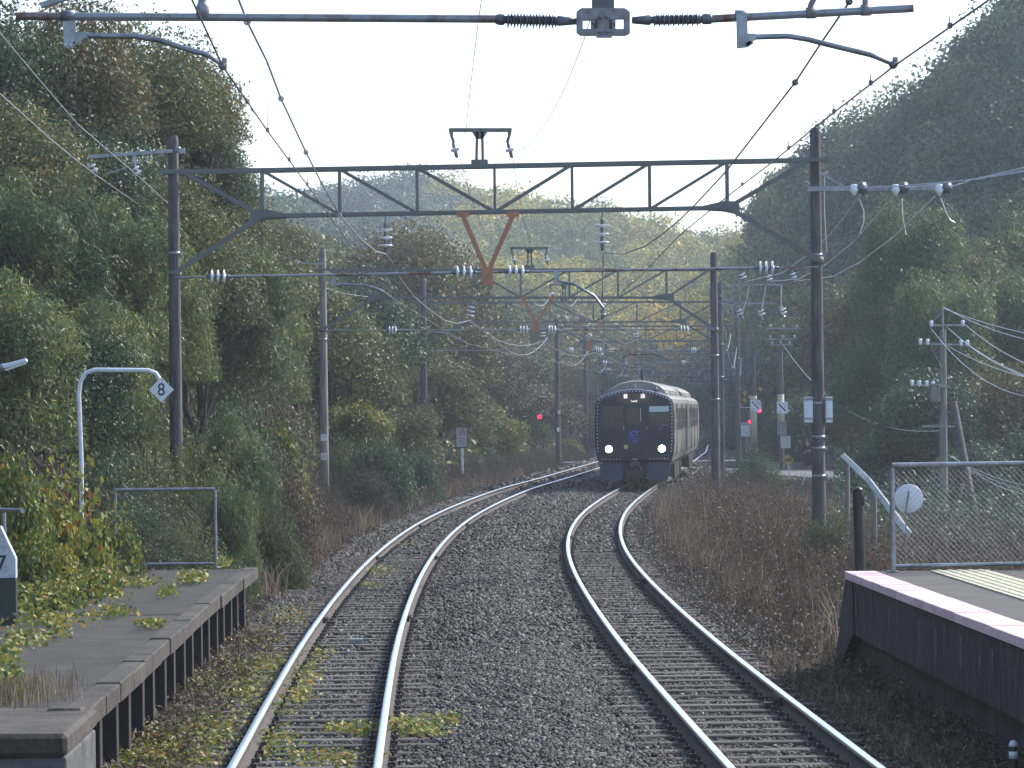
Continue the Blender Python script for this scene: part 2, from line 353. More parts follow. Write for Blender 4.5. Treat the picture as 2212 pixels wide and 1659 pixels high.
m_head = pm('polished_rail_head', (.85, .87, .9), .3, 1.0, col2=(.7, .72, .75), scale=.8)
m_web = pm('rusty_rail_web', (.075, .058, .05), .85, col2=(.05, .039, .034), scale=12, bump=.2)
m_tie = pm('old_sleeper', (.055, .047, .042), .9, col2=(.1, .087, .077), scale=7, bump=.5, bscale=25, streak=(1, 6, 1), vary=.4)
m_clip = pm('rail_fastening', (.035, .03, .03), .6, .4, col2=(.07, .05, .04), scale=20)
prof = [(-.06, -.15), (-.06, -.138), (-.012, -.12), (-.01, -.045), (-.033, -.035), (-.034, -.006), (-.026, 0), (.026, 0), (.034, -.006), (.033, -.035), (.01, -.045), (.012, -.12), (.06, -.138), (.06, -.15)]
pmi = [1, 1, 1, 1, 0, 0, 0, 0, 0, 1, 1, 1, 1]
def track(name, xc, label, y0, y1, seed, joints):
    y1 = min(y1, 462)
    root = empty(name, (float(xc(20)), 20, 0)); tag(root, label, 'railway track', 'the two railway tracks')
    inv = -Vector(root.location)
    ys = np.concatenate([np.arange(-30, 15, 3), np.arange(15, 140, .8), np.arange(140, 462, 3)])
    for s_ in (-.565, .565):
        def pf(y, s_=s_):
            dx = float(xc(y + .5) - xc(y - .5)); nrm = math.hypot(1, dx)
            # rails are laid straight between joints with a faint kink
            return [(float(xc(y)) + (s_ + px_) / nrm + inv.x, y - (s_ + px_) * dx / nrm + inv.y, pz) for px_, pz in prof]
        strip('rail', pf, ys, [m_head, m_web], root, midx=pmi)
    r = rng_(seed)
    tops = MB(); far = MB(); clipm = MB()
    k = 0; y = SLP * math.ceil(-20 / SLP) + SLP * .5
    first = True
    while y < 420:
        yy = y + r.uniform(-.03, .03); dx = float(xc(y + .5) - xc(y - .5)); ang = -math.atan(dx) + r.uniform(-.012, .012)
        c = Vector((float(xc(y)), yy, -.225 + r.uniform(-.012, .006))); rot = Matrix.Rotation(ang, 3, 'Z')
        if 21.5 < y and k < 100:
            b = MB(); b.box((0, 0, 0), (2.1 + r.uniform(-.05, .05), .2, .14), rot)
            ob = b.build('sleeper', m_tie, root, bevel=.012, loc=c + inv); k += 1
        else:
            far.box(c + inv, (2.1, .2, .14), rot)
        if 18 < y < 95:
            for s_ in (-.565, .565):
                for q in (-.1, .1):
                    p = c + rot @ Vector((s_ + q, 0, .085)) + inv
                    clipm.box(p, (.055, .1, .045), rot); clipm.tube([p + Vector((0, 0, .0)), p + Vector((0, 0, .06))], .014, 6)
        y += SLP
    so_ = far.build('sleeper_run', m_tie, root); so_['kind'] = 'stuff'
    co_ = clipm.build('rail_fastenings', m_clip, root); co_['kind'] = 'stuff'
    for (yj, s_) in joints:
        b = MB(); dx = float(xc(yj + .5) - xc(yj - .5)); rot = Matrix.Rotation(-math.atan(dx), 3, 'Z')
        c = Vector((float(xc(yj)), yj, 0)) + rot @ Vector((s_, 0, 0))
        for q in (-1, 1):
            b.box(c + rot @ Vector((q * .035, 0, -.08)), (.03, .56, .075), rot)
            for z_ in (-.21, -.07, .07, .21): b.lathe(c + rot @ Vector((q * .05, z_, -.08)), rot @ Vector((q, 0, 0)), [(0, .018), (.03, .018), (.03, .01), (.045, .01)], 6)
            b.box(c + rot @ Vector((q * .11, .0, -.135)), (.1, .16, .05), rot)
        o_ = b.build('rail_joint', m_clip, root, loc=inv)
    return root
tl = track('railway_track', xl, 'left railway track with vines growing over its near sleepers', -30, 560, 5, [(26.2, .565), (26.0, -.565), (47.5, .565), (47.3, -.565), (67, .565), (67, -.565), (86, .565), (85.5, -.565)])
tr = track('railway_track', xr, 'right railway track carrying the oncoming train', -30, 560, 9, [(33.5, .565), (38, -.565), (57, .565), (57.5, -.565), (78, .565), (77, -.565)])
# ------------------------------------------------------------------ foliage
def leaves(P0, Nr, L, W, r, droop=0.0, tint=None):
    n = len(P0)
    Nr = Nr / (np.linalg.norm(Nr, axis=1)[:, None] + 1e-9)
    t = r.randn(n, 3); t[:, 2] -= droop; t -= Nr * (t * Nr).sum(1)[:, None]
    t /= (np.linalg.norm(t, axis=1)[:, None] + 1e-9); b = np.cross(Nr, t)
    L = L * (.6 + .8 * r.rand(n)); W = W * (.6 + .8 * r.rand(n))
    v0 = P0 - t * (L * .5)[:, None]; v1 = P0 + b * (W * .5)[:, None] - t * (L * .08)[:, None] + Nr * (W * .12)[:, None]
    v2 = P0 + t * (L * .5)[:, None] - Nr * (L * .1)[:, None]; v3 = P0 - b * (W * .5)[:, None] - t * (L * .08)[:, None] + Nr * (W * .12)[:, None]
    V = np.stack([v0, v1, v2, v3], 1).reshape(-1, 3)
    Fq = np.arange(4 * n).reshape(n, 4)
    if tint is None: tint = r.rand(n)
    return V, Fq, np.repeat(tint, 4)

def sph(r, n):
    d = r.randn(n, 3); return d / np.linalg.norm(d, axis=1)[:, None]

def crown_mesh(name, seed, kind, n, Lf, Wf, mat, RX=1.0, RZ=1.15, lumps=16):
    """unit crown, radius about 1, its base near z=0"""
    r = rng_(seed)
    c = sph(r, lumps) * (.35 + .45 * r.rand(lumps))[:, None]; c[:, 2] = np.abs(c[:, 2]) * RZ * 1.15 + .15; c[:, :2] *= RX
    rad = .28 + .3 * r.rand(lumps); ltint = r.randn(lumps) * .13
    if kind == 'bamboo':
        c = np.zeros((lumps, 3)); a = r.rand(lumps) * 6.283; q = r.rand(lumps) ** .6
        c[:, 0] = np.cos(a) * q * .8; c[:, 1] = np.sin(a) * q * .8; c[:, 2] = .25 + 1.7 * r.rand(lumps) * (1 - .45 * q); rad = .2 + .16 * r.rand(lumps)
    rad *= .82; w = rad ** 2; k = r.choice(lumps, n, p=w / w.sum())
    d = sph(r, n); rr = rad[k] * (.55 + .6 * r.rand(n) ** .6)
    if kind == 'bamboo': sc_ = np.array([1.0, 1.0, 1.35])
    else: sc_ = np.array([1.0, 1.0, .8])
    p = c[k] + d * rr[:, None] * sc_
    # loose growth between the lumps
    ls = r.rand(n) < .3; m_ = ls.sum(); q_ = sph(r, m_) * (.55 + .5 * r.rand(m_) ** .5)[:, None]; q_[:, 2] = np.abs(q_[:, 2]) * 1.45 * (.35 + .65 * r.rand(m_)); q_[:, :2] *= .92
    if kind == 'bamboo': q_[:, 2] *= 1.15
    p[ls] = q_
    # twigs that stick out
    out = r.rand(n) < .12; p[out] += d[out] * (r.rand(out.sum()) * .16)[:, None]
    N_ = d + r.randn(n, 3) * .75; N_[:, 2] += .35
    tint = np.clip(.42 + ltint[k] + .06 * np.sin(p[:, 0] * 9 + seed) * np.cos(p[:, 2] * 8) + .2 * r.randn(n), 0, .96)
    tint[r.rand(n) < .012] = 1.0
    V, Fq, t = leaves(p, N_, Lf, Wf, r, droop=1.2 if kind == 'bamboo' else .4, tint=tint)
    return np_mesh(name, V, Fq, mat, tint=t)

def trunk_mesh(name, seed, mat, bamboo=False):
    r = random.Random(seed); b = MB()
    if bamboo:
        for i in range(9):
            a = r.uniform(0, 6.28); q = r.uniform(.1, .8); x, y = .3 * q * math.cos(a), .3 * q * math.sin(a)
            b.tube([(x, y, -.6), (x * 1.2, y * 1.2, .4), (x * 1.9, y * 1.9, 1.1), (x * 3, y * 3, 1.55 - .3 * q)], [.022, .02, .014, .004], 5)
    else:
        b.tube([(0, 0, -.7), (.02, .02, 0), (-.03, .04, .5), (.03, 0, 1.1)], [.085, .07, .05, .02], 7)
        for i in range(9):
            a = r.uniform(0, 6.28); z = r.uniform(-.1, .7); L = r.uniform(.5, .95)
            b.tube([(0, .02, z), (L * .45 * math.cos(a), L * .45 * math.sin(a), z + .22), (L * math.cos(a), L * math.sin(a), z + r.uniform(.25, .6))], [.035, .02, .006], 5)
    o = b.build(name, mat); me = o.data; bpy.data.objects.remove(o); return me

TK = {'t': [trunk_mesh('trunk', s, M['bark']) for s in (1, 2, 3)], 'b': [trunk_mesh('culms', s, M['culm'], True) for s in (4, 5)]}
CR = {}
def reg(key, kind, mat, n, L, W, seeds, lumps=16):
    CR[key] = (kind, [crown_mesh('crown', s, kind, n, L, W, M[mat], lumps=lumps) for s in seeds])
# near crowns are for radii of about 1.6 to 2.4 m (unit mesh, so leaf sizes are divided by the radius)
reg('bamboo_n', 'bamboo', 'bamboo', 42000, .08, .015, (11, 12, 13), 44)
reg('ever_n', 'tree', 'evergreen', 32000, .05, .023, (21, 22), 38)
reg('olive_n', 'tree', 'olive', 32000, .05, .023, (31, 32), 38)
reg('autumn_n', 'tree', 'autumn', 28000, .05, .025, (41,42), 36)
reg('vine_n', 'tree', 'vine', 15000, .07, .055, (51, 52), 18)
reg('brown_n', 'tree', 'brown', 20000, .06, .018, (61,), 34)
reg('bamboo_m', 'bamboo', 'bamboo', 20000, .085, .022, (71, 72), 44)
reg('ever_m', 'tree', 'evergreen', 16000, .062, .034, (73, 74), 40)
reg('olive_m', 'tree', 'olive', 16000, .062, .034, (75, 76), 40)
reg('autumn_m', 'tree', 'autumn', 15000, .062, .034, (77,), 40)
reg('brown_m', 'tree', 'brown', 12000, .065, .028, (78,), 36)

def plant(name, key, x, y, rad, label, cat, group=None, zs=1.0, rise=0.0, rs=None):
    kind, ms = CR[key]; rr = random.Random(int(x * 91 + y * 37 + rad * 11))
    root = empty(name, (x, y, hg(x, y) + rise), rr.uniform(0, 6.28)); tag(root, label, cat, group)
    tk = TK['b' if kind == 'bamboo' else 't']
    t = link('culms' if kind == 'bamboo' else 'trunk', rr.choice(tk), root); t.scale = (rad, rad, rad * zs)
    c = link('crown', rr.choice(ms), root); c.scale = (rad, rad, rad * zs); c.rotation_euler = (0, 0, rr.uniform(0, 6.28))
    return root
# ------------------------------------------------------------------ trees and shrubs one can tell apart
CATS = {'bamboo': ('bamboo', 'bamboo_clump'), 'ever': ('tree', 'evergreen_tree'), 'olive': ('tree', 'broadleaf_tree'), 'autumn': ('tree', 'autumn_tree'), 'vine': ('bush', 'vine_covered_bush'), 'brown': ('bush', 'withered_bush')}
def put(px, pyt, Y, rad, key, label, group, nm=None, cat=None):
    top = P(px, pyt, Y); x = top.x; gz = hg(x, Y); k = key.split('_')[0]
    c_, n_ = CATS[k]
    if rad < 1.25 and k not in ('bamboo',): c_, n_ = 'bush', {'ever': 'evergreen_bush', 'olive': 'leafy_bush', 'autumn': 'autumn_bush'}.get(k, n_)
    root = plant(nm or n_, key, x, Y, rad, label, cat or c_, group)
    need = top.z - gz; full = 1.75 * rad
    cr_ = [q for q in root.children if q.name.startswith('crown')][0]; tr_ = [q for q in root.children if q is not cr_][0]
    if rad < 1.3 and need < full * 2.4:
        s_ = max(.5, need / full); cr_.scale.z = rad * s_; tr_.scale.z = rad * s_ * .8
    elif need > full:
        cr_.location.z = need - full; tr_.scale = (rad * .8, rad * .8, max(rad * .9, (need - .5) / (1.75 if k == 'bamboo' else 1.4)))
    else:
        s_ = max(.5, need / full); cr_.scale.z = rad * s_; tr_.scale.z = rad * s_
    return root
GL = 'trees and bushes on the left bank'
LEFT = [
 (-70, -140, 70, 2.2, 'ever_n', 'tall dark evergreen at the upper left corner, leftmost of the bank'),
 (120, -110, 72, 2.2, 'autumn_n', 'tall tree turning orange above the left end of the nearest tube'),
 (290, -60, 76, 2.1, 'olive_n', 'tall olive green tree whose top is cut by the frame, left of the sky'),
 (395, 40, 82, 1.7, 'autumn_n', 'orange tinged crown standing against the sky behind the left pull-off arm'),
 (425, 190, 84, 1.5, 'ever_n', 'dark feathery crown against the sky, right of the diamond insulator arm'),
 (450, 300, 88, 1.6, 'olive_n', 'olive crown touching the sky just above the left end of the nearest truss'),
 (0, 130, 66, 1.8, 'olive_n', 'yellowish tree at the left frame edge under the nearest tube'),
 (170, 170, 68, 1.8, 'ever_n', 'dark green tree under the flat bracket of the left pull-off arm'),
 (320, 250, 70, 1.7, 'olive_n', 'olive tree just left of and behind the top of the nearest left pole'),
 (430, 420, 78, 1.7, 'olive_n', 'bushy tree directly behind the left end of the nearest truss'),
 (40, 380, 61, 1.7, 'bamboo_n', 'bright leaved bamboo halfway up the left frame edge'),
 (190, 430, 63, 1.7, 'bamboo_n', 'bamboo crossed by the left feeder wires, left of the nearest pole'),
 (310, 520, 65, 1.5, 'bamboo_n', 'bamboo clump close behind the shaft of the nearest left pole'),
 (-10, 620, 56, 1.5, 'bamboo_n', 'bamboo above the platform lamp at the left edge'),
 (120, 620, 57.5, 1.4, 'ever_n', 'dense green tree above the bent tube of the diamond sign'),
 (190, 680, 58.5, 1.3, 'bamboo_n', 'bamboo with yellowing tips above the diamond sign'),
 (60, 850, 52, 1.2, 'brown_n', 'brown withered growth behind the white pole of the diamond sign'),
 (200, 860, 53, 1.1, 'ever_n', 'dark bush framed by the bent white tube of the diamond sign'),
 (330, 890, 55, 1.0, 'olive_n', 'bush right below the diamond sign'),
 (430, 860, 57, 1.0, 'olive_n', 'bush hiding the foot of the nearest left pole'),
 (505, 930, 60, .9, 'bamboo_n', 'low green bamboo grass right of the foot of the nearest left pole'),
 (300, 1010, 50, .8, 'ever_n', 'dark bush seen through the fence at the end of the left platform'),
 (410, 1030, 50.5, .75, 'olive_n', 'olive bush behind the corner post of the left platform fence'),
 (485, 1040, 54, .6, 'bamboo_n', 'green bush just beyond the end of the left platform'),
 (585, 1010, 58, .7, 'olive_n', 'small bush between the platform end and the second left pole'),
 (480, 540, 80, 1.8, 'bamboo_n', 'green bamboo under the left knee brace of the nearest gantry'),
 (545, 640, 86, 1.5, 'bamboo_n', 'bamboo right of the knee brace of the nearest gantry'),
 (560, 700, 76, 1.25, 'brown_n', 'brown withered thicket between the first and second left poles'),
 (510, 720, 68, 1.2, 'ever_n', 'dark green bush right of the shaft of the nearest left pole'),
 (585, 850, 72, 1.0, 'vine_n', 'yellow green vine hung bush left of the second left pole'),
 (590, 880, 64, .9, 'brown_n', 'brown vine tangle low between the first two left poles'),
 (515, 400, 98, 2.1, 'olive_n', 'brownish crown seen through the left end panel of the nearest truss'),
 (585, 424, 112, 1.8, 'autumn_n', 'small orange brown crown on the skyline in the first truss panel'),
 (640, 500, 108, 2.3, 'olive_m', 'olive tree right of the left gusset of the nearest truss'),
 (700, 600, 114, 2.1, 'bamboo_m', 'pale bamboo behind the top of the second left pole'),
 (770, 500, 128, 2.8, 'ever_m', 'dark tree under the bottom chord between second and third truss verticals'),
 (760, 640, 112, 2.0, 'olive_m', 'olive tree right of the second left pole at truss height'),
 (850, 430, 170, 3.6, 'autumn_m', 'large golden brown crown beneath the dark hilltop'),
 (940, 450, 182, 3.4, 'autumn_m', 'golden crown left of the orange hanger of the nearest gantry'),
 (870, 600, 148, 2.6, 'olive_m', 'olive tree behind the left insulators of the second gantry'),
 (960, 600, 160, 2.8, 'autumn_m', 'reddish brown tree left of the third left pole top'),
 (1010, 560, 205, 3.6, 'olive_m', 'olive tree under the orange hanger of the nearest gantry'),
 (830, 720, 146, 2.2, 'bamboo_m', 'green bamboo between the second and third left poles'),
 (940, 720, 142, 2.2, 'olive_m', 'olive tree right behind the third left pole'),
 (1040, 680, 190, 3.0, 'brown_m', 'grey brown tree right of the third left pole'),
 (1100, 700, 225, 3.3, 'ever_m', 'dark tree in the dip right of the third left pole'),
 (1180, 720, 265, 3.8, 'olive_m', 'hazy tree left of the fourth left pole'),
 (1260, 700, 330, 4.8, 'olive_m', 'hazy tree above and behind the train, left side'),
 (1180, 800, 215, 2.6, 'brown_m', 'purplish bare bush above the left crossing light'),
 (765, 820, 109, 1.3, 'vine_n', 'yellow green bush right of the second left pole'),
 (735, 900, 107, 1.0, 'ever_n', 'dark bush at the foot of the slope beside the second left pole'),
 (820, 880, 103, 1.2, 'ever_m', 'dark rounded bush midway between second and third left poles'),
 (800, 960, 94, .8, 'brown_n', 'brown low bush at the foot of the bank, right of the second left pole'),
 (872, 840, 120, 1.5, 'olive_m', 'olive bush below the third left pole'),
 (900, 930, 112, 1.0, 'ever_m', 'low dark bush left of the white notice board'),
 (985, 800, 160, 2.0, 'olive_m', 'olive green bush above the white notice board'),
 (960, 920, 157, 1.1, 'olive_m', 'small bush directly behind the white notice board'),
 (1060, 850, 165, 1.6, 'vine_n', 'yellowish bush right of the white notice board'),
 (1040, 940, 160, 1.0, 'ever_m', 'low dark bush right of the notice board post'),
 (1130, 840, 190, 1.7, 'ever_m', 'dark bush just left of the left crossing light'),
 (1110, 940, 172, 1.0, 'brown_m', 'reddish low bush left of the left crossing light'),
 (1235, 830, 235, 2.2, 'ever_m', 'dark green bush right of the left crossing light'),
 (1225, 925, 210, 1.3, 'vine_n', 'yellow green bush close to the left side of the train'),
 (1180, 950, 190, .9, 'olive_m', 'low bush under the left crossing light'),
]
for (px, py, Y, rad, key, lab) in LEFT: put(px, py, Y, rad, key, lab, GL)
GR = 'trees on the right side beyond the crossing road'
RIGHT = [
 (1965, 430, 142, 2.7, 'bamboo_m', 'tall pale bamboo whose tip rises above the right feeder arm'),
 (2095, 465, 146, 2.7, 'olive_m', 'brownish olive tree right of the tallest bamboo'),
 (2225, 470, 150, 2.9, 'bamboo_m', 'bamboo at the right frame edge at feeder height'),
 (1900, 520, 152, 2.4, 'olive_m', 'olive tree just right of the first right pole at brace height'),
 (2030, 590, 134, 2.4, 'bamboo_m', 'dense green bamboo left of the top of the utility pole'),
 (2150, 600, 137, 2.5, 'bamboo_m', 'bright green bamboo behind the utility pole crossarms'),
 (1890, 690, 142, 2.3, 'bamboo_m', 'green bamboo between the first right pole and the utility pole'),
 (2010, 740, 128, 2.3, 'ever_m', 'dark tree behind the transformer of the utility pole'),
 (2170, 740, 130, 2.4, 'autumn_m', 'brown crowned tree right of the utility pole'),
 (2240, 860, 122, 2.1, 'ever_m', 'dark tree above the chain link fence at the right frame edge'),
 (1930, 880, 130, 1.9, 'ever_m', 'very dark low tree above the slanting rail'),
 (2100, 900, 120, 1.9, 'ever_m', 'very dark low tree seen through the chain link fence'),
 (1835, 780, 152, 1.9, 'olive_m', 'olive tree close behind the white boxes on the first right pole'),
 (1820, 560, 178, 3.0, 'olive_m', 'yellowish tree just left of the first right pole'),
 (1750, 640, 200, 3.0, 'olive_m', 'yellow green tree under the hanging insulators of the second right pole'),
 (1680, 700, 225, 3.2, 'ever_m', 'dark tree behind the pole with the pale yellow sleeve'),
 (1740, 800, 185, 2.4, 'ever_m', 'dark shade tree behind the standing person'),
 (1640, 790, 235, 2.6, 'olive_m', 'golden bush right of the third right pole'),
 (1600, 820, 265, 3.0, 'ever_m', 'dark tree behind the striped crossbuck'),
 (1690, 870, 205, 2.0, 'ever_m', 'dark bush between the two sleeved poles'),
 (1560, 760, 310, 3.8, 'ever_m', 'hazy dark tree right of the train roof'),
 (1480, 790, 345, 3.6, 'olive_m', 'far hazy tree just above the rear of the train'),
]
for (px, py, Y, rad, key, lab) in RIGHT: put(px, py, Y, rad, key, lab, GR)
put(1638, 930, 108, .95, 'ever_n', 'grey green bush with pale leaf tips in front of the crossing box', None, 'pale_tipped_bush', 'bush')
put(1600, 1000, 104, .8, 'brown_n', 'low brownish bush right beside the foot of the second right pole', None)
put(1790, 1052, 58, .62, 'ever_n', 'low green climber around the foot of the first right pole', None, 'climber_bush', 'bush')
put(1870, 1090, 50, .5, 'brown_n', 'withered kudzu tangle around the black rubber post', None, 'kudzu_bush', 'bush')
put(130, 872, 41.0, .85, 'vine_n', 'yellow and green vine swallowing the left platform beside the sign pole', None, 'platform_vine', 'bush')
put(5, 880, 40.0, .75, 'vine_n', 'yellow green vine at the left frame edge above the handrail', None, 'platform_vine', 'bush')
put(245, 1010, 46.5, .5, 'vine_n', 'dark and yellow vine over the left part of the platform end fence', None, 'platform_vine', 'bush')

put(90, 1090, 38.5, .6, 'vine_n', 'lower yellow vine heap on the left platform just right of the pointed post', None, 'platform_vine', 'bush')
put(190, 1150, 42.0, .42, 'vine_n', 'small vine heap on the left platform, right of the larger ones', None, 'platform_vine', 'bush')
# ------------------------------------------------------------------ undergrowth, weeds, vines on the ground
def scatter(n, f, r): # f -> X, Y arrays
    return f(n, r)
def stuff(name, parts, mat, label, cat):
    V, Fq, t = merge(parts); o = link(name, np_mesh(name, V, Fq, mat, tint=t)); tag(o, label, cat, kind='stuff'); return o
def cover(n, X, Y, thick, L, W, r, tmean=.4, droop=.3, base=0):
    Z = hgt(X, Y) + base + thick * r.rand(n) ** 1.5
    N_ = r.randn(n, 3) * .8; N_[:, 2] += .7; N_[:, 1] -= .3
    cl = wob(X * 3, Y * 3, .8, .6)
    return leaves(np.stack([X, Y, Z], 1), N_, L, W, r, droop, np.clip(tmean + .12 * cl + .2 * r.randn(n), 0, 1))
r = rng_(77)
n = 190000; Y = 46 + 90 * r.rand(n) ** 1.3; X = xl(Y) - 4.9 - 13 * r.rand(n) ** 1.3
p1 = cover(n, X, Y, 1.6, .14, .055, r)
n = 60000; Y = 130 + 260 * r.rand(n); X = xl(Y) - 4.2 - 20 * r.rand(n) ** 1.3
p2 = cover(n, X, Y, 1.5, .38, .17, r)
stuff('bank_undergrowth', [p1, p2], M['olive'], 'tangled green and brown undergrowth covering the steep left bank', 'undergrowth')
n = 130000; Y = 75 + 225 * r.rand(n) ** 1.1; X = xr(Y) + 5 + 26 * r.rand(n)
pq = CX + X / Y * F; keep = (pq > 1800) | (Y > 215)
X, Y = X[keep], Y[keep]
stuff('roadside_undergrowth', [cover(len(X), X, Y, 1.3, .17, .07, r)], M['evergreen'], 'dark undergrowth below the trees right of the road', 'undergrowth')

def blades(X, Y, h, w, r, lean=.35, zf=None):
    n = len(X); Z = (surf(X, Y) if zf is None else zf) - .03
    a = r.rand(n) * 6.283; q = lean * h * r.rand(n) ** .7
    b = np.stack([X, Y, Z], 1); m_ = b + np.stack([np.cos(a) * q * .35, np.sin(a) * q * .35, h * .6], 1)
    t_ = b + np.stack([np.cos(a) * q, np.sin(a) * q, h * (1 - .15 * r.rand(n))], 1)
    c = r.rand(n) * 6.283; wv = np.stack([np.cos(c), np.sin(c) * .4, 0 * c], 1) * (w * (.6 + .8 * r.rand(n)))[:, None] * .5
    V = np.stack([b - wv, b + wv, m_ + wv * .8, m_ - wv * .8, t_ + wv * .15, t_ - wv * .15], 1).reshape(-1, 3)
    k = 6 * np.arange(n)[:, None]
    Fq = np.concatenate([k + np.array([[0, 1, 2, 3]]), k + np.array([[3, 2, 4, 5]])])
    return V, Fq, np.repeat(np.clip(.45 + .2 * r.randn(n) + .12 * wob(X * 2, Y * 2, .9, .7), 0, 1), 6), m_, t_
def weeds(n, X, Y, h, w, r, leafn=2, Lf=.05, Wf=.02):
    V, Fq, t, m_, tp = blades(X, Y, h, w, r)
    parts = [(V, Fq, t)]
    lp = []
    for i in range(leafn):
        q = r.rand(len(X))[:, None]; lp.append(m_ * (1 - q) + tp * q + r.randn(len(X), 3) * .035)
    return parts, np.concatenate(lp)
# right verge: a belt of tall dry weeds, lower towards the rails
n = 125000; Y = 27 + 105 * r.rand(n) ** 1.25; e = .95 + 13 * r.rand(n) ** 1.25; X = xr(Y) + e
k = ~((Y < 39) & (X > 3.1)) & ~((Y > 118) & (e > 7)); X, Y, e = X[k], Y[k], e[k]; n = len(X)
dens = np.clip((e - 1.15) / 1.4, 0, 1); hh = (.14 + 1.12 * dens ** 1.4 * (.55 + .45 * (wob(X * 1.6, Y * 1.1, .9, .6) * .5 + .5))) * (.45 + .8 * r.rand(n)) * np.where(r.rand(n) < .06, 1.35, 1)
hh = np.where((Y > 85) & (X > 7.5), hh * .6, hh)
kk = r.rand(n) < .5 + .5 * dens; X, Y, hh = X[kk], Y[kk], hh[kk]
pa, lp = weeds(len(X), X, Y, hh, .012, r)
stuff('dry_weeds', pa, M['straw'], 'dry brown weeds and stalks filling the verge right of the right track', 'weeds')
Nn = r.randn(len(lp), 3); Nn[:, 2] += .5
stuff('withered_weed_leaves', [leaves(lp, Nn, .055, .03, r, .5, np.clip(.4 + .22 * r.randn(len(lp)), 0, 1))], M['brown'], 'small withered brown leaves on the weeds of the right verge', 'weeds')
# left verge
n = 60000; Y = 44 + 170 * r.rand(n) ** 1.3; d = 1.6 + 3.6 * r.rand(n); X = xl(Y) - d
hh = (.12 + .95 * np.clip((d - 1.7) / 1.6, 0, 1) ** 1.2) * (.5 + .7 * r.rand(n))
pa, lp = weeds(n, X, Y, hh, .013, r)
Nn = r.randn(len(lp), 3); Nn[:, 2] += .5
stuff('verge_weeds', pa + [leaves(lp, Nn, .06, .03, r, .5, np.clip(.35 + .22 * r.randn(len(lp)), 0, 1))], M['brown'], 'brown weeds between the left track and the left bank', 'weeds')
# tufts of taller pale grass
def tufts(nc, per, cx_, cy_, h0, h1, spread, w):
    k = np.repeat(np.arange(nc), per); N_ = len(k)
    X = cx_[k] + spread * r.randn(N_); Y = cy_[k] + spread * 1.5 * r.randn(N_); hc = h0 + (h1 - h0) * r.rand(nc)
    V, Fq, t, m_, tp = blades(X, Y, hc[k] * (.6 + .5 * r.rand(N_)), w, r, lean=.55)
    return V, Fq, np.clip(t + .22 + np.repeat(np.repeat(.15 * r.randn(nc), per), 6), 0, 1)
nc = 620; cy_ = 39 + 75 * r.rand(nc) ** 1.1; e_ = 1.5 + 6.5 * r.rand(nc); cx_ = xr(cy_) + e_; k_ = ~((cy_ < 40) & (cx_ > 3))
cx_, cy_ = cx_[k_], cy_[k_]; pA = tufts(len(cx_), 34, cx_, cy_, .4, 1.15, .13, .01)
nc = 260; cy_ = 26 + 14 * r.rand(nc); cx_ = xr(cy_) + .95 + .8 * r.rand(nc); pB = tufts(nc, 16, cx_, cy_, .08, .3, .06, .006)
nc = 420; cy_ = 44 + 110 * r.rand(nc); cx_ = xl(cy_) - 1.7 - 2.6 * r.rand(nc); pC = tufts(nc, 26, cx_, cy_, .35, 1.0, .12, .011)
stuff('tall_dry_grass', [pA, pB, pC], M['straw'], 'tufts of taller straw coloured grass among the weeds of both verges', 'grass')
# litter of short straw on the shoulders
n = 60000; Y = 24 + 90 * r.rand(n) ** 1.2; sd_ = r.rand(n) < .5; X = np.where(sd_, xr(Y) + .75 + 3.2 * r.rand(n), xl(Y) - .7 - 1.9 * r.rand(n))
Z = np.maximum(ballast_z(X, Y), hgt(X, Y)) + .02 + .04 * r.rand(n)
Nn = r.randn(n, 3) * .3; Nn[:, 2] += 1
stuff('straw_litter', [leaves(np.stack([X, Y, Z], 1), Nn, .13, .009, r, 0, np.clip(.5 + .27 * r.randn(n), 0, 1))], M['straw'], 'broken pale straw lying on the track shoulders', 'straw')
# creeping vines near the disused platform and over the sleepers
def G(px, py, z):
    u = px - CX; v = py - HY; u2, v2 = _c * u - _s * v, _s * u + _c * v
    Yg = (CH - z) * F / v2; return u2 / F * Yg, Yg
parts = []
PATCH = [(560, 1440, 95, 30, 1500), (520, 1490, 70, 25, 1000), (430, 1470, 40, 20, 500), (660, 1460, 32, 45, 700), (640, 1500, 30, 20, 300), (740, 1575, 38, 8, 260), (790, 1580, 40, 8, 300), (880, 1572, 60, 16, 900), (970, 1562, 28, 10, 220), (930, 1585, 30, 8, 200), (590, 1600, 60, 25, 500), (450, 1580, 90, 40, 1300), (330, 1610, 70, 35, 1100), (260, 1640, 60, 20, 600), (380, 1640, 90, 20, 900), (820, 1235, 30, 15, 350), (800, 1265, 30, 8, 200), (620, 1330, 50, 20, 500), (560, 1380, 50, 22, 500), (700, 1640, 110, 14, 500), (580, 1530, 60, 20, 400), (480, 1400, 30, 30, 300), (690, 1410, 25, 15, 160), (870, 1175, 25, 6, 120)]
for (px, py, sx, sy, cnt) in PATCH:
    cnt = int(cnt * .68)
    u = px + r.randn(cnt) * sx * .55; v = py + r.randn(cnt) * sy * .55
    u2, v2 = _c * (u - CX) - _s * (v - HY), _s * (u - CX) + _c * (v - HY)
    Yg = (CH + .15) * F / v2; Xg = u2 / F * Yg
    Z = np.maximum(ballast_z(Xg, Yg), hgt(Xg, Yg)) + .02 + .1 * r.rand(cnt) ** 2
    Nn = r.randn(cnt, 3) * .45; Nn[:, 2] += 1; Nn[:, 1] -= .35
    parts.append(leaves(np.stack([Xg, Yg, Z], 1), Nn, .05, .038, r, 0, np.clip(.66 + .2 * r.randn(cnt), 0, .99)))
stuff('creeping_vine', parts, M['vine'], 'yellow green vine leaves creeping over ground and sleepers beside the left platform', 'ground cover')
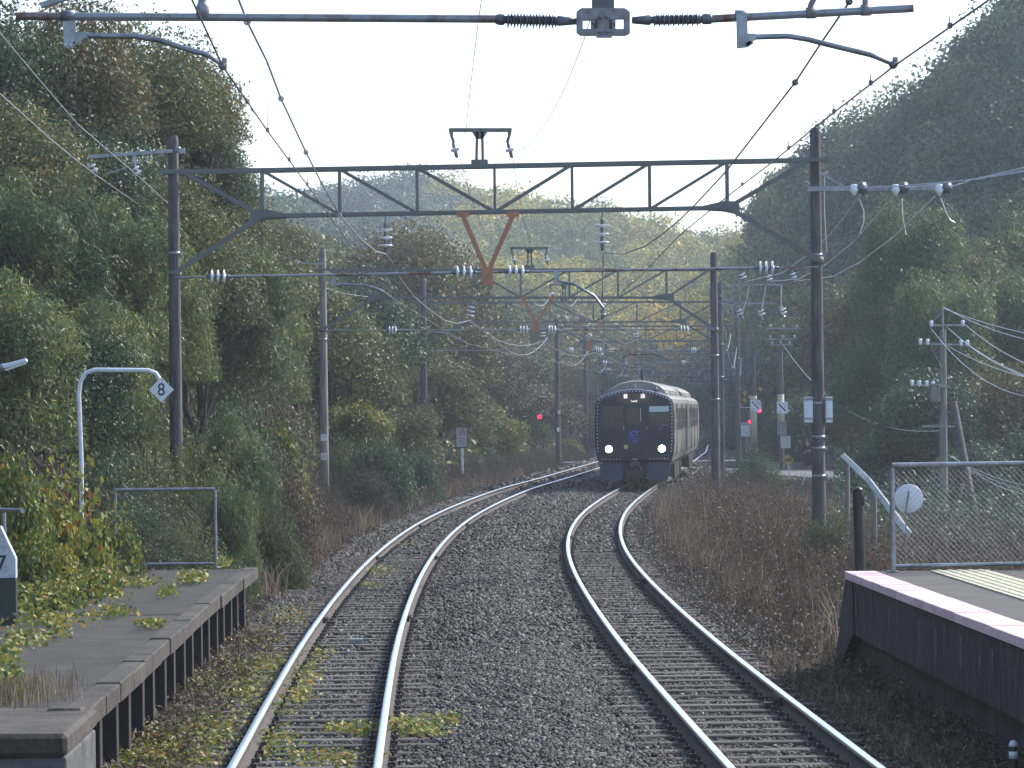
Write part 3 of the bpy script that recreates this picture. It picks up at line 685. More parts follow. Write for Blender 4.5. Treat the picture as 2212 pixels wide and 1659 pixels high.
n = 15000; Y = 21 + 24 * r.rand(n); X = xl(Y) - .95 - 1.1 * r.rand(n) ** .8
Z = np.maximum(ballast_z(X, Y), hgt(X, Y)) + .01 + .16 * r.rand(n) ** 2
Nn = r.randn(n, 3) * .6; Nn[:, 2] += .8
stuff('platform_foot_weeds', [leaves(np.stack([X, Y, Z], 1), Nn, .07, .022, r, 0, np.clip(.4 + .25 * r.randn(n), 0, 1))], M['brown'], 'brown weeds and litter along the foot of the left platform', 'weeds')

# plants at the foot of the right platform wall and loose leaves on the left deck
n = 16000; Y = 23 + 15 * r.rand(n); q = r.rand(n); X = xr(Y) + .8 + .95 * q
Z = np.maximum(ballast_z(X, Y), hgt(X, Y)) + .01 + (.04 + .3 * q ** 2) * r.rand(n) ** 1.6
Nn = r.randn(n, 3) * .6; Nn[:, 2] += .7
stuff('wall_foot_weeds', [leaves(np.stack([X, Y, Z], 1), Nn, .075, .016, r, 0, np.clip(.33 + .25 * r.randn(n), 0, 1))], M['brown'], 'dark withered weeds along the foot of the right platform wall', 'weeds')
DK = [(120, 1290, 110, 26, 1500, .35), (60, 1310, 60, 20, 700, .3), (215, 1240, 60, 22, 700, .3), (300, 1262, 40, 9, 160, .05), (415, 1256, 26, 7, 220, .1), (365, 1283, 20, 9, 110, .06), (245, 1325, 34, 9, 170, .05), (330, 1352, 34, 7, 110, .04), (130, 1370, 18, 10, 90, .1), (20, 1480, 26, 30, 240, .3), (60, 1380, 50, 20, 120, .04), (480, 1222, 20, 5, 70, .1), (100, 1345, 90, 12, 260, .08)]
parts = []
for (px, py, sx, sy, cnt, hh) in DK:
    u = px + r.randn(cnt) * sx * .55; v = np.maximum(py + r.randn(cnt) * sy * .55, 1208)
    u2, v2 = _c * (u - CX) - _s * (v - HY), _s * (u - CX) + _c * (v - HY); Yg = (CH - .62) * F / v2; Xg = u2 / F * Yg
    k = (Xg < xl(Yg) - 1.62) & (Yg > 23.3); Xg, Yg = Xg[k], Yg[k]; m_ = len(Xg)
    Nn = r.randn(m_, 3) * .55; Nn[:, 2] += .8; Nn[:, 1] -= .5
    parts.append(leaves(np.stack([Xg, Yg, .635 + hh * r.rand(m_) ** 1.5], 1), Nn, .06, .048, r, 0, np.clip(.6 + .22 * r.randn(m_), 0, .99)))
stuff('deck_vine', parts, M['vine'], 'yellow green vine tendrils spilling over the deck of the left platform', 'ground cover')
n = 700; Xg = P(30, 1520, 26).x + .18 * r.randn(n); Yg = 26.2 + .5 * r.randn(n)
V, Fq, t, _a, _b = blades(Xg, Yg, .09 + .14 * r.rand(n), .007, r, zf=np.full(n, .63))
stuff('deck_grass', [(V, Fq, np.clip(t + .25, 0, 1))], M['straw'], 'tuft of dry grass on the left platform at the left frame edge', 'grass')

# ------------------------------------------------------------------ woods on the far hills
def wood(name, n, fx, per, cr, Lf, mat, label, seed, sq=.8):
    r = rng_(seed); X, Y = fx(n, r); n = len(X); Z = hgt(X, Y)
    hue = r.randn(n) * .22 + .14 * wob(X, Y, .06, .05)
    R_ = cr * (.65 + .7 * r.rand(n))
    k = np.repeat(np.arange(n), per); N_ = len(k)
    lump = sph(r, n * 7).reshape(n, 7, 3); li = r.randint(0, 7, N_)
    c = lump[k, li] * .55; c[:, 2] = np.abs(c[:, 2]) + .25
    d = sph(r, N_); d[:, 2] = np.abs(d[:, 2]) * 1.1 - .25
    p = (c + d * .5 * (.7 + .4 * r.rand(N_))[:, None]) * R_[k][:, None]; p[:, 2] *= sq * 1.35
    p += np.stack([X, Y, Z], 1)[k]
    Nn = d + r.randn(N_, 3) * .38
    return stuff(name, [leaves(p, Nn, Lf, Lf * .62, r, .2, np.clip(.42 + hue[k] + .17 * r.randn(N_), 0, 1))], mat, label, 'wood')
def f_mid(n, r):
    Y = 432 + 240 * r.rand(n); px = 380 + 1400 * r.rand(n); X = (px - CX) / F * Y
    k = (np.minimum(np.abs(X - xl(Y)), np.abs(X - xr(Y))) > 4.5) | (Y > 468); X[~k] += 9; return X, Y
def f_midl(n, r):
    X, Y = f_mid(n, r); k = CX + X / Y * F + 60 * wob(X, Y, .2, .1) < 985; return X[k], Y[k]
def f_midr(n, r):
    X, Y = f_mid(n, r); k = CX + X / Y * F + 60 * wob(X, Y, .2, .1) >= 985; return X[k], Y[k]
wood('hill_wood', 900, f_midr, 560, 5.6, .62, M['sun_tinted'], 'yellow green wood with sunlight put into its leaf colour, covering the right part of the middle hill', 101)
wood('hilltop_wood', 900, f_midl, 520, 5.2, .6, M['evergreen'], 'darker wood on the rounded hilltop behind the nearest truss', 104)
def f_right(n, r):
    Y = 172 + 110 * r.rand(n) + 150 * r.rand(n) ** 3; px = 1540 + 900 * r.rand(n); X = (px - CX) / F * Y
    k = (X - xr(Y)) > 9; return X[k], Y[k]
def f_r2(n, r):
    Y = 225 + 165 * r.rand(n); px = 1545 + 290 * r.rand(n); X = (px - CX) / F * Y
    k = ((X - xr(Y)) > 6); return X[k], Y[k]
wood('slope_wood', 420, f_r2, 420, 3.0, .42, M['olive'], 'mixed wood on the far left end of the right hill', 109)
wood('right_hill_wood', 520, f_right, 950, 3.9, .36, M['evergreen'], 'dark wood in the shade covering the steep right hill', 102)
def f_val(n, r):
    Y = 300 + 135 * r.rand(n); px = 1150 + 420 * r.rand(n); X = (px - CX) / F * Y
    k = (np.abs(X - xl(Y)) > 6) & (np.abs(X - xr(Y)) > 6); return X[k], Y[k]
wood('valley_wood', 130, f_val, 420, 3.2, .45, M['olive'], 'hazy mixed wood in the valley behind the train', 103)
# ------------------------------------------------------------------ left platform (disused, on old posts)
m_deck = pm('asphalt_deck', (.017, .016, .013), .95, col2=(.056, .048, .039), scale=2.3, bump=.6, bscale=70, vary=.12)
m_cope = pm('stained_edge_stone', (.075, .06, .048), .9, col2=(.025, .022, .019), scale=4, bump=.5, bscale=30, vary=.25)
m_wall = pm('damp_concrete_wall', (.011, .011, .011), .9, col2=(.062, .06, .056), scale=3.2, bump=.8, bscale=18, streak=(3.5, 3.5, .6), thr=(.42, .7))
m_stain = pm('lime_streak', (.13, .135, .14), .85, col2=(.04, .042, .045), scale=14)
m_post = pm('old_post', (.022, .02, .02), .8, col2=(.04, .03, .028), scale=6, bump=.3)
LZ = .6
def lx(y): return float(xl(y)) - 1.47
plat = empty('platform', (-4.6, 30, 0)); tag(plat, 'low disused platform on dark posts with vines, left of the left track', 'platform')
pinv = -Vector(plat.location)
def slab(y0, y1, x0f, x1f, z0, z1, name, mat, parent, inv, gap=.0, bev=.012):
    b = MB(); n = max(2, int((y1 - y0) / 1.5) + 1); ys = np.linspace(y0, y1 - gap, n)
    vs = []; 
    for y in ys: vs += [(x0f(y), y, z0), (x1f(y), y, z0), (x1f(y), y, z1), (x0f(y), y, z1)]
    fs = [(0, 1, 2, 3), tuple(4 * (n - 1) + q for q in (3, 2, 1, 0))]
    for i in range(n - 1):
        a = 4 * i; c = a + 4
        for q in range(4): fs.append((a + q, c + q, c + (q + 1) % 4, a + (q + 1) % 4))
    b._add([Vector(v) + inv for v in vs], fs); return b.build(name, mat, parent, bevel=bev)
r0 = random.Random(4)
ycuts = [25.1, 30.5, 37.0, 39.7, 43.0, 47.8]
for i in range(5):
    slab(ycuts[i], ycuts[i + 1], lambda y: -8.2, lambda y: lx(y) - .2, LZ - .14, LZ + r0.uniform(-.012, .006), 'deck_slab', m_deck, plat, pinv, gap=.025)
y = 25.1
while y < 47.7:
    y1 = min(y + r0.choice([1.15, 1.2, 1.8]), 47.8); dz = r0.uniform(-.012, .008); dx_ = r0.uniform(-.012, .012)
    slab(y, y1, lambda q: lx(q) - .195, lambda q: lx(q) + dx_, LZ - .15, LZ + .012 + dz, 'edge_stone', m_cope, plat, pinv, gap=.012); y = y1
slab(25.15, 47.7, lambda y: -8.1, lambda y: lx(y) - .75, -.5, LZ - .145, 'fill', m_post, plat, pinv)
y = 25.7; i = 0
while y < 47.6:
    b = MB(); w = .16
    b.box(Vector((lx(y) - .2, y, .04)) + pinv, (.2, w, .82)); b.build('post', m_post, plat, bevel=.006)
    if i % 2 == 0:
        b = MB(); b.beam(Vector((lx(y) - .32, y, LZ - .19)) + pinv, Vector((lx(y) - 1.2, y, LZ - .19)) + pinv, .14, .08); b.build('cross_beam', m_post, plat)
    y += 1.42 if i % 2 else 1.18; i += 1
# the older masonry end in front
mas = empty('platform', (-4.6, 19, 0)); tag(mas, 'older masonry platform block with chipped edge at the lower left corner', 'platform'); minv = -Vector(mas.location)
m_mas = pm('old_masonry', (.13, .13, .13), .9, col2=(.05, .052, .055), scale=4, bump=.8, bscale=14)
ax0 = P(97, 1591, 20.9).x
slab(23.05, 25.07, lambda y: -8.2, lambda y: lx(y) + .03, -.5, LZ - .14, 'masonry_wall', m_mas, mas, minv)
slab(23.0, 25.08, lambda y: -8.2, lambda y: lx(y) + .04, LZ - .135, LZ + .02, 'coping', m_cope, mas, minv, bev=.03)
b = MB(); b.beam(Vector((lx(24.9) - .3, 24.9, LZ - .02)) + minv, Vector((lx(24.9) - .02, 24.9, LZ - .02)) + minv, .3, .12); b.build('corner_stone', m_cope, mas, bevel=.03)

def pipe_fence(name, label, a, b_, h, rr, mesh, seed=0, group=None, mid=None, posts=(0, 1)):
    a = Vector(a); b_ = Vector(b_); root = empty(name, a); tag(root, label, 'fence', group); d = b_ - a
    for t in posts:
        p = d * t; m_ = MB(); m_.tube([p + Vector((0, 0, -.02)), p + Vector((0, 0, h - rr))], rr, 10); m_.lathe(p + Vector((0, 0, -.0)), (0, 0, 1), [(0, rr * 2.4), (.012, rr * 2.4), (.014, rr)], 10); m_.build('post', M['galv'], root)
    m_ = MB(); m_.tube([Vector((0, 0, h)), d + Vector((0, 0, h))], rr, 10); m_.build('top_rail', M['galv'], root)
    m_ = MB(); m_.tube([Vector((0, 0, .06)), d + Vector((0, 0, .06))], rr * .8, 8); m_.build('bottom_rail', M['galv'], root)
    if mesh:
        L = d.length; u = d.normalized(); V = []; Fs = []; sp = mesh; w_ = .0016 if mesh < .065 else .0011; hh = h - .09; b0 = .075
        N_ = int(L / sp) + int(hh / sp) + 2; mb = MB()
        for i in range(-int(hh / sp) - 1, int(L / sp) + 1):
            for s_ in (1, -1):
                x0 = i * sp if s_ == 1 else i * sp + hh; x1 = x0 + hh * s_
                t0, t1 = 0.0, 1.0
                lo, hi = min(x0, x1), max(x0, x1)
                def tt(x): return (x - x0) / (x1 - x0)
                ts = sorted([max(0, min(1, tt(0))), max(0, min(1, tt(L)))])
                if hi <= 0 or lo >= L or ts[1] - ts[0] < .01: continue
                q = [u * (x0 + (x1 - x0) * t) + Vector((0, .003 * s_, b0 + hh * t)) for t in ts]
                mb.tube(q, w_, 4, caps=False)
        for z in (b0, b0 + hh): mb.tube([Vector((0, 0, z)), u * L + Vector((0, 0, z))], .0022, 4)
        mb.build('wire_mesh', M['galv'] if mesh < .065 else M['dark'], root)
    return root
yl = 48.0
pipe_fence('pipe_fence', 'grey pipe fence with wire mesh across the far end of the left platform', (P(250, 1212, yl).x, yl, LZ), (P(466, 1210, yl).x, yl, LZ), 1.09, .024, .07)
pipe_fence('pipe_fence', 'short white handrail with posts at the left edge behind the pointed post', (P(-120, 1200, 37.5).x, 37.8, LZ), (P(50, 1200, 36.5).x, 36.5, LZ), 1.13, .026, None, posts=(0, .75))

# text as mesh
def text_mesh(name, s, size, mat, parent, loc, rot=(math.pi / 2, 0, 0), depth=.002, sx=1.0, align='CENTER'):
    cu = bpy.data.curves.new('t', 'FONT'); cu.body = s; cu.size = size; cu.extrude = depth; cu.align_x = align; cu.align_y = 'CENTER'
    o = bpy.data.objects.new('t', cu); COL.objects.link(o); bpy.context.view_layer.update()
    dg = bpy.context.evaluated_depsgraph_get(); me = bpy.data.meshes.new_from_object(o.evaluated_get(dg), depsgraph=dg)
    bpy.data.objects.remove(o); bpy.data.curves.remove(cu)
    me.materials.clear(); me.materials.append(mat)
    q = link(name, me, parent, loc); q.rotation_euler = rot; q.scale = (sx, 1, 1); return q
m_ink = pm('sign_ink', (.012, .018, .035), .5)
# car stop sign 8
ys8 = 45.0; px0 = P(177, 1260, ys8); base8 = Vector((px0.x, ys8, LZ))
r8 = empty('car_stop_sign', base8); tag(r8, 'white bent tube sign post with a diamond plate reading 8 over the left platform', 'sign')
pts = [(177, 1275), (176, 1000), (170, 850), (174, 822), (186, 805), (205, 799), (320, 800), (336, 806), (347, 822), (350, 832)]
b = MB(); b.tube([P(x, y, ys8) - base8 for x, y in pts], .029, 12); b.build('tube_post', M['white'], r8)
cpl = P(348.5, 842, ys8 - .05) - base8; hd = 27 / F * ys8
b = MB(); b.prism([cpl + Vector((x, 0, z)) for x, z in ((0, -hd), (hd, 0), (0, hd), (-hd, 0))], (0, .004, 0)); pl = b.build('diamond_plate', M['white'], r8)
text_mesh('numeral', '8', hd * 1.42, m_ink, pl, cpl + Vector((0, -.003, -.004)), sx=.9)
# pointed post 7
yp7 = 35.5; b7 = P(12, 1345, yp7); b7.z = LZ
r7 = empty('car_stop_post', b7); tag(r7, 'short pointed post, white above and dark green below, reading 7 at the left edge', 'post')
wq = .155; x0 = P(36, 1250, yp7).x - wq - b7.x
hz = P(36, 1205, yp7).z - LZ; hm = P(36, 1248, yp7).z - LZ; ht = P(0, 1135, yp7).z - LZ
b = MB(); b.box((x0, 0, hm / 2 - .1), (wq * 2, .12, hm + .2)); b.build('dark_base', pm('dark_green_paint', (.02, .04, .035), .5, col2=(.03, .03, .028), scale=6), r7, bevel=.004)
m7 = pm('grimy_white_paint', (.5, .54, .58), .6, col2=(.22, .22, .2), scale=6, thr=(.5, .75))
b = MB(); b.prism([(x0 - wq, -.059, hm), (x0 + wq, -.059, hm), (x0 + wq, -.059, hz), (x0, -.059, ht), (x0 - wq, -.059, hz)], (0, .118, 0)); w7 = b.build('pointed_head', m7, r7, bevel=.004)
text_mesh('numeral', '7', .27, m_ink, w7, Vector((x0, -.0625, (hm + hz) / 2 + .03)))
# platform lamp at the left edge
yl_ = 36.0; lp0 = P(-75, 1300, yl_); lp0.z = LZ; rl = empty('platform_lamp', lp0); tag(rl, 'white slim lamp head on a pole reaching in from the left frame edge', 'lamp')
zt = P(-75, 800, yl_).z - LZ
b = MB(); b.tube([(0, 0, -.05), (0, 0, zt + .25)], [.05, .04], 12); b.build('lamp_post', M['galv'], rl)
a_ = P(-70, 812, yl_) - lp0; c_ = P(5, 793, yl_) - lp0; e_ = P(59, 778, yl_) - lp0
b = MB(); b.tube([a_, c_], .022, 8); b.lathe(c_ - (c_ - a_).normalized() * .04, c_ - a_, [(0, .035), (.07, .035)], 10); b.build('arm', M['galv'], rl)
b = MB(); b.beam(c_, e_, .07, .05); b.build('lamp_head', M['white'], rl, bevel=.012)
b = MB(); b.beam(c_ + Vector((.03, 0, -.034)), e_ + Vector((-.02, 0, -.034)), .05, .018); b.build('diffuser', pm('lamp_diffuser', (.75, .75, .7), .3), rl, bevel=.005)

# ------------------------------------------------------------------ right platform
RZ = .98; ye = 37.0
def rx(y): return float(P(1830, 1233, ye).x) + (float(xr(y)) - float(xr(ye))) * .95
pr = empty('platform', (5, 28, 0)); tag(pr, 'concrete platform with a pale pink edge and yellow tactile strip, lower right', 'platform'); rinv = -Vector(pr.location)
m_pink = pm('pink_edge_paint', (.72, .5, .5), .7, col2=(.42, .3, .29), scale=5, bump=.3, thr=(.5, .8), vary=.12)
m_joint = pm('dark_joint', (.1, .07, .07), .9)
m_dk = pm('platform_asphalt', (.06, .057, .055), .92, col2=(.11, .095, .085), scale=2.2, bump=.4, bscale=90)
b = MB()  # wall with the battered end
def wall(y0, y1, x_in, z0, z1, name, mat, batter, bev=0):
    b = MB(); n = 12; ysr = np.linspace(y0, y1, n); vs = []
    for y in ysr:
        k_ = 1 if y == ysr[-1] else 0
        vs += [(rx(y) + x_in, y + batter * (RZ - z0) * k_, z0), (9.5, y + batter * (RZ - z0) * k_, z0), (9.5, y + batter * (RZ - z1) * k_, z1), (rx(y) + x_in, y + batter * (RZ - z1) * k_, z1)]
    fs = [(0, 1, 2, 3), tuple(4 * (n - 1) + q for q in (3, 2, 1, 0))]
    for i in range(n - 1):
        a = 4 * i; c = a + 4
        for q in range(4): fs.append((a + q, c + q, c + (q + 1) % 4, a + (q + 1) % 4))
    b._add([Vector(v) + rinv for v in vs], fs); return b.build(name, mat, pr, bevel=bev)
wall(6, ye, .0, .33, RZ - .075, 'upper_wall', m_wall, 1.7)
wall(6, ye - .6, .09, -.6, .33, 'lower_wall', m_wall, 1.2)
b = MB()
for q in range(1): b.prism([Vector(v) + rinv for v in ((rx(ye) + .002, ye - .05, RZ - .08), (rx(ye) + .002, ye + 1.9, -.25), (rx(ye) + .002, ye + 1.5, -.25), (rx(ye) + .002, ye - .5, .33), (rx(ye) + .002, ye - .5, RZ - .08))], (.3, 0, 0))
b.build('end_buttress', m_wall, pr)
y = 6.0; r0 = random.Random(8)
while y < ye - .01:
    y1 = min(y + .6, ye); slab(y, y1, lambda q: rx(q) - .03, lambda q: rx(q) + .3, RZ - .08, RZ + r0.uniform(-.002, .003), 'edge_slab', m_pink, pr, rinv, gap=.008, bev=.004); y = y1
slab(6, ye + .02, lambda q: rx(q) + .301, lambda q: 9.5, RZ - .2, RZ - .006, 'deck', m_dk, pr, rinv, bev=0)
tx = P(2006, 1226, ye).x - .0
m_tac = pm('tactile_yellow', (.6, .55, .34), .7, col2=(.42, .4, .3), scale=5)
y = ye - .15
while y > 20:
    b = MB(); xo = tx + (rx(y) - rx(ye))
    b.box(Vector((xo + .3, y - .15, RZ + .002)) + rinv, (.6, .294, .016))
    for q in range(5): b.box(Vector((xo + .08 + q * .11, y - .15, RZ + .013)) + rinv, (.045, .27, .008))
    b.build('tactile_tile', m_tac, pr); y -= .3
for (ys_, w_, zt_, zb_) in ((33.6, .1, .8, .5), (33.0, .04, .8, .6), (30.1, .12, .85, .5), (27.6, .05, .8, .55), (28.2, .1, .7, .5), (36.2, .05, .8, .5), (34.9, .03, .85, .55), (31.6, .06, .8, .42), (30.6, .09, .78, .35), (29.2, .05, .8, .5), (33.2, .025, .2, .02), (29.1, .05, -.02, -.25), (35.5, .02, .1, -.1)):
    b = MB(); xq = rx(ys_) - .003 + (.09 if zt_ < .33 else 0)
    b.prism([Vector(v) + rinv for v in ((xq, ys_, zt_), (xq, ys_ + w_ * 3, zt_ - .02), (xq, ys_ + w_ * 1.8, zb_), (xq, ys_ + w_ * .8, zb_ + .04))], (.006, 0, 0)); b.build('lime_stain', m_stain, pr)
fy = ye - .25
pipe_fence('chain_link_fence', 'galvanised chain link fence across the end of the right platform', (P(1929, 1222, fy).x, fy, RZ), (P(2330, 1214, fy).x, fy + .4, RZ + .0), 1.13, .028, .062)
# round white disc behind the fence
dy_ = 38.5; dc = P(1963, 1077, dy_); rd = empty('round_marker', (dc.x, dy_, hg(dc.x, dy_))); tag(rd, 'round white disc on a thin stick behind the chain link fence', 'sign')
zz = dc.z - rd.location.z
b = MB(); b.lathe((0, 0, zz), (0, 1, 0), [(0, .155), (.004, .16), (.008, .155)], 32); b.build('disc', M['white'], rd)
b = MB(); b.tube([(0.0, -.012, zz + .085), (-.035, -.012, zz - .16), (-.06, -.012, -.1)], .009, 6); b.build('stick', M['concrete'], rd)
# black post, slanting rail, km stub
yb = 44.0; pb = P(1858, 1150, yb); zg = hg(pb.x, yb); rb = empty('rubber_post', (pb.x, yb, zg)); tag(rb, 'black round topped rubber post leaning slightly left, near the slanting rail', 'post')
tp = P(1853, 1062, yb) - rb.location
b = MB(); b.tube([(.02, 0, -.1), tp], .07, 14, caps=False); b.lathe(tp, (0, 0, 1), [(0, .07), (.03, .062), (.05, .045), (.06, .01)], 14); b.build('post_body', M['black'], rb)
b = MB(); b.box((tp.x + .06, -.04, tp.z - .12), (.03, .05, .12)); b.build('fitting', M['dark'], rb)
A_ = P(1822, 985, 62); B_ = P(1962, 1152, 45); rs_ = empty('slanting_rail', (B_.x, B_.y, hg(B_.x, B_.y))); tag(rs_, 'weathered pale guard rail slanting down towards the right platform fence', 'guard rail')
mid_ = A_.lerp(B_, .45) + Vector((.02, 0, .06))
b = MB(); b.beam(A_ - rs_.location, mid_ - rs_.location, .1, .07); b.beam(mid_ - rs_.location, B_ - rs_.location, .09, .065); b.build('rail_beam', pm('weathered_pale_paint', (.42, .46, .46), .8, col2=(.2, .22, .2), scale=5, bump=.3), rs_, bevel=.01)
for q in (0.02, .5):
    c_ = A_.lerp(B_, q) - rs_.location; b = MB(); b.tube([c_ + Vector((.05, 0, 0)), Vector((c_.x + .05, c_.y, hg(c_.x + rs_.location.x, c_.y + rs_.location.y) - rs_.location.z - .1))], .04, 8); b.build('support', M['concrete'], rs_)
yk = 25.8; pk = P(2189, 1625, yk); rk = empty('kilometre_stub', (pk.x, yk, -.4)); tag(rk, 'small dark stub with white bands at the lower right corner', 'post')
zt = P(2189, 1604, yk).z + .4
b = MB(); b.tube([(0, 0, 0), (0, 0, zt - .02)], .032, 12); b.build('stub', M['dark'], rk)
b = MB(); b.lathe((0, 0, zt - .03), (0, 0, 1), [(0, .034), (.02, .034), (.045, .015)], 12); b.build('cap', M['white'], rk)
b = MB(); b.lathe((0, 0, zt - .12), (0, 0, 1), [(0, .034), (.055, .034)], 12); b.build('band', M['white'], rk)
# odd boards and slats lying on the ballast
m_board = pm('grey_board', (.15, .14, .13), .9, col2=(.09, .08, .07), scale=8)
m_slat = pm('yellow_bamboo_slat', (.45, .38, .2), .6, col2=(.35, .28, .14), scale=10)
def board(name, px, py, z, L, w, h, ang, mat, lab, cat):
    u = px - CX; v = py - HY; u2, v2 = _c * u - _s * v, _s * u + _c * v; Yg = (CH - z) * F / v2; c_ = Vector((u2 / F * Yg, Yg, z))
    b = MB(); b.box((0, 0, 0), (L, w, h), Matrix.Rotation(R(ang), 3, 'Z')); o = b.build(name, mat, None, bevel=.006, loc=c_); tag(o, lab, cat); return o
board('wooden_board', 1105, 1436, -.09, .17, .1, .035, 4, m_board, 'grey flat board lying on the ballast between the tracks, the farther one', 'board')
board('wooden_board', 1162, 1531, -.09, .15, .07, .03, -6, m_board, 'grey flat board lying on the ballast between the tracks, the nearer one', 'board')
board('split_bamboo', 1441, 1416, -.13, .15, .02, .012, 3, m_slat, 'yellow slat inside the right track, upper of the crossed pair', 'slat')
board('split_bamboo', 1452, 1423, -.13, .17, .02, .012, -8, m_slat, 'yellow slat inside the right track, lower of the crossed pair', 'slat')
board('split_bamboo', 1520, 1510, -.13, .2, .016, .012, 2, m_slat, 'pale slat on a sleeper of the right track, nearest the camera', 'slat')
board('track_magnet', 768, 1385, -.1, .16, .12, .06, 3, M['galv'], 'flat grey metal box fixed between the rails of the left track', 'magnet')
# ------------------------------------------------------------------ overhead line gantries
def disc(b, c, ax, r=.125):
    b.lathe(Vector(c) - Vector(ax).normalized() * .02, ax, [(-.006, .03), (.0, r * .9), (.012, r), (.026, r * .97), (.036, r * .4), (.05, .036)], 18)
def insul(parent, a, b_, name='insulator', n=3, r=.125, inv=Vector()):
    a = Vector(a); b_ = Vector(b_); d = (b_ - a); m_ = MB(); ax = d.normalized()
    m_.lathe(a + inv, ax, [(0, .018), (d.length * .1, .034), (d.length * .9, .034), (d.length, .018)], 10)
    core = m_.build('core', M['insulator_grey'])
    m_ = MB()
    for i in range(n):
        disc(m_, a + inv + d * ((i + 1) / (n + 1)), ax, r)
    o = m_.build(name, M['porcelain'], parent); core.parent = o; return o
def pole(parent, x, y, z0, z1, r0_, r1_, mat, inv, lean=0, bands=()):
    b = MB(); b.tube([(x + inv.x, y + inv.y, z0 + inv.z), (x + lean + inv.x, y + inv.y, z1 - .08 + inv.z), (x + lean + inv.x, y + inv.y, z1 + inv.z)], [r0_, r1_, r1_ * .8], 20)
    o = b.build('pole', mat, parent)
    for z in bands:
        k = (z - z0) / (z1 - z0); rr = r0_ + (r1_ - r0_) * k + .006
        m_ = MB(); m_.lathe((x + lean * k + inv.x, y + inv.y, z + inv.z), (0, 0, 1), [(-.03, rr), (.03, rr)], 20)
        m_.box((x + lean * k + inv.x + rr, y + inv.y, z + inv.z), (.08, .05, .06)); m_.build('band', M['galv'], o)
    return o
GG = 'gantries of the overhead line'
def gantry(idx, Y, pl, pr_, tl_, tr_, bl, br, zpl, zpr, label, kneeL, kneeR, panels, hang=None, bar=None, tee=None, messL=None, messR=None, mats=None, r=.2, det=True, bandsL=(), bandsR=()):
    """pl/pr: pole x px; tl/tr: top chord y px at the poles; bl/br: bottom chord (x,y) ends; hang: (xa, xb, ytop, xm, ym)"""
    XL = P(pl, 700, Y).x; XR = P(pr_, 700, Y).x
    root = empty('overhead_line_gantry', ((XL + XR) / 2, Y, -.4)); tag(root, label, 'gantry', GG); inv = -Vector(root.location)
    mL, mR = mats or (M['concrete_dark'], M['concrete_dark'])
    PL = pole(root, XL, Y, -.8, P(pl, zpl, Y).z, r, r * .72, mL, inv, bands=bandsL)
    PR = pole(root, XR, Y, -.8, P(pr_, zpr, Y).z, r, r * .72, mR, inv, bands=bandsR)
    A = P(pl, tl_, Y); B = P(pr_, tr_, Y); ca = P(bl[0], bl[1], Y); cb = P(br[0], br[1], Y); ang = .075
    st = MB(); f_ = Vector((0, -.0, 0))
    for off in (-r - .04, r + .04):
        o_ = Vector((0, off, 0)) + inv
        e_ = (B - A).normalized() * .25
        st.beam(A - e_ + o_, B + e_ + o_, .06, .07)
        st.beam(ca + o_, cb + o_, .058, .062)
        n = panels; tops = [ca.lerp(cb, i / n) for i in range(n + 1)]
        def topat(x): return A + (B - A) * ((x - A.x) / (B.x - A.x))
        for i, q in enumerate(tops):
            st.beam(q + o_, topat(q.x) + o_, .04, .048)
        for i in range(n):
            if i < n / 2: a_, b_ = topat(tops[i].x), tops[i + 1]
            else: a_, b_ = topat(tops[i + 1].x), tops[i]
            st.beam(a_ + o_, b_ + o_, .038, .046)
        st.beam(A + Vector((.15, 0, 0)) + o_, ca + o_, .05, .07); st.beam(B - Vector((.15, 0, 0)) + o_, cb + o_, .05, .07)
        for q, s_ in ((ca, 1), (cb, -1)):
            st.prism([q + o_ + Vector((x * s_, -.01 if off < 0 else .01, z)) for x, z in ((-.22, -.12), (-.2, .1), (.05, .12), (.45, .03), (.45, -.03), (.05, -.06))], (0, .012, 0))
    for q in [topat(p_.x) for p_ in tops] + tops: st.beam(q + Vector((0, -r, 0)) + inv, q + Vector((0, r, 0)) + inv, .04, .04, up=(1, 0, 0))
    st.build('truss', M['steel_green'], root)
    for pxx, q, ky in ((XL, ca, kneeL), (XR, cb, kneeR)):
        kz = P(pl if pxx == XL else pr_, ky, Y); m_ = MB()
        m_.beam(q + inv + Vector((0, -r - .03, 0)), kz + inv + Vector((0, -r - .03, 0)), .05, .085)
        m_.lathe(kz + inv + Vector((0, 0, -.06)), (0, 0, 1), [(0, r * .93), (.12, r * .93)], 18)
        m_.build('knee_brace', M['steel_green'], root)
    if hang:
        xa, xb, yt, xm, ym = hang; m_ = MB(); a_ = P(xa, yt, Y) + inv; b_ = P(xb, yt, Y) + inv; c_ = P(xm, ym, Y) + inv; yo = Vector((0, -r - .1, 0))
        for q in (a_, b_): m_.beam(q + yo, c_ + yo + (q - c_) * .12, .05, .085); m_.box(q + yo + Vector((0, 0, .02)), (.22, .07, .09))
        m_.box(c_ + yo + Vector((0, 0, -.05)), (.2, .09, .34)); m_.build('orange_hanger', M['orange'], root)
    if bar:
        # bar = (yl, yr, [(x0,x1) insulators], rusty spans)
        y0b, y1b, ins = bar[0], bar[1], bar[2]; yo = Vector((0, -r - .1, 0))
        def at(x): return P(x, y0b + (y1b - y0b) * (x - pl) / (pr_ - pl), Y) + inv + yo
        xs = [pl] + [v for q in ins for v in q] + [pr_]
        for k in range(0, len(xs) - 1, 2):
            thick = .025 if 0 < k < len(xs) - 2 else .015
            m_ = MB(); m_.tube([at(xs[k]), at(xs[k + 1])], thick if det else thick * .9, 10); m_.build('cross_tube', M['galv_rust'], root)
        for (a_, b_) in ins: insul(root, at(a_), at(b_), 'tube_insulator')
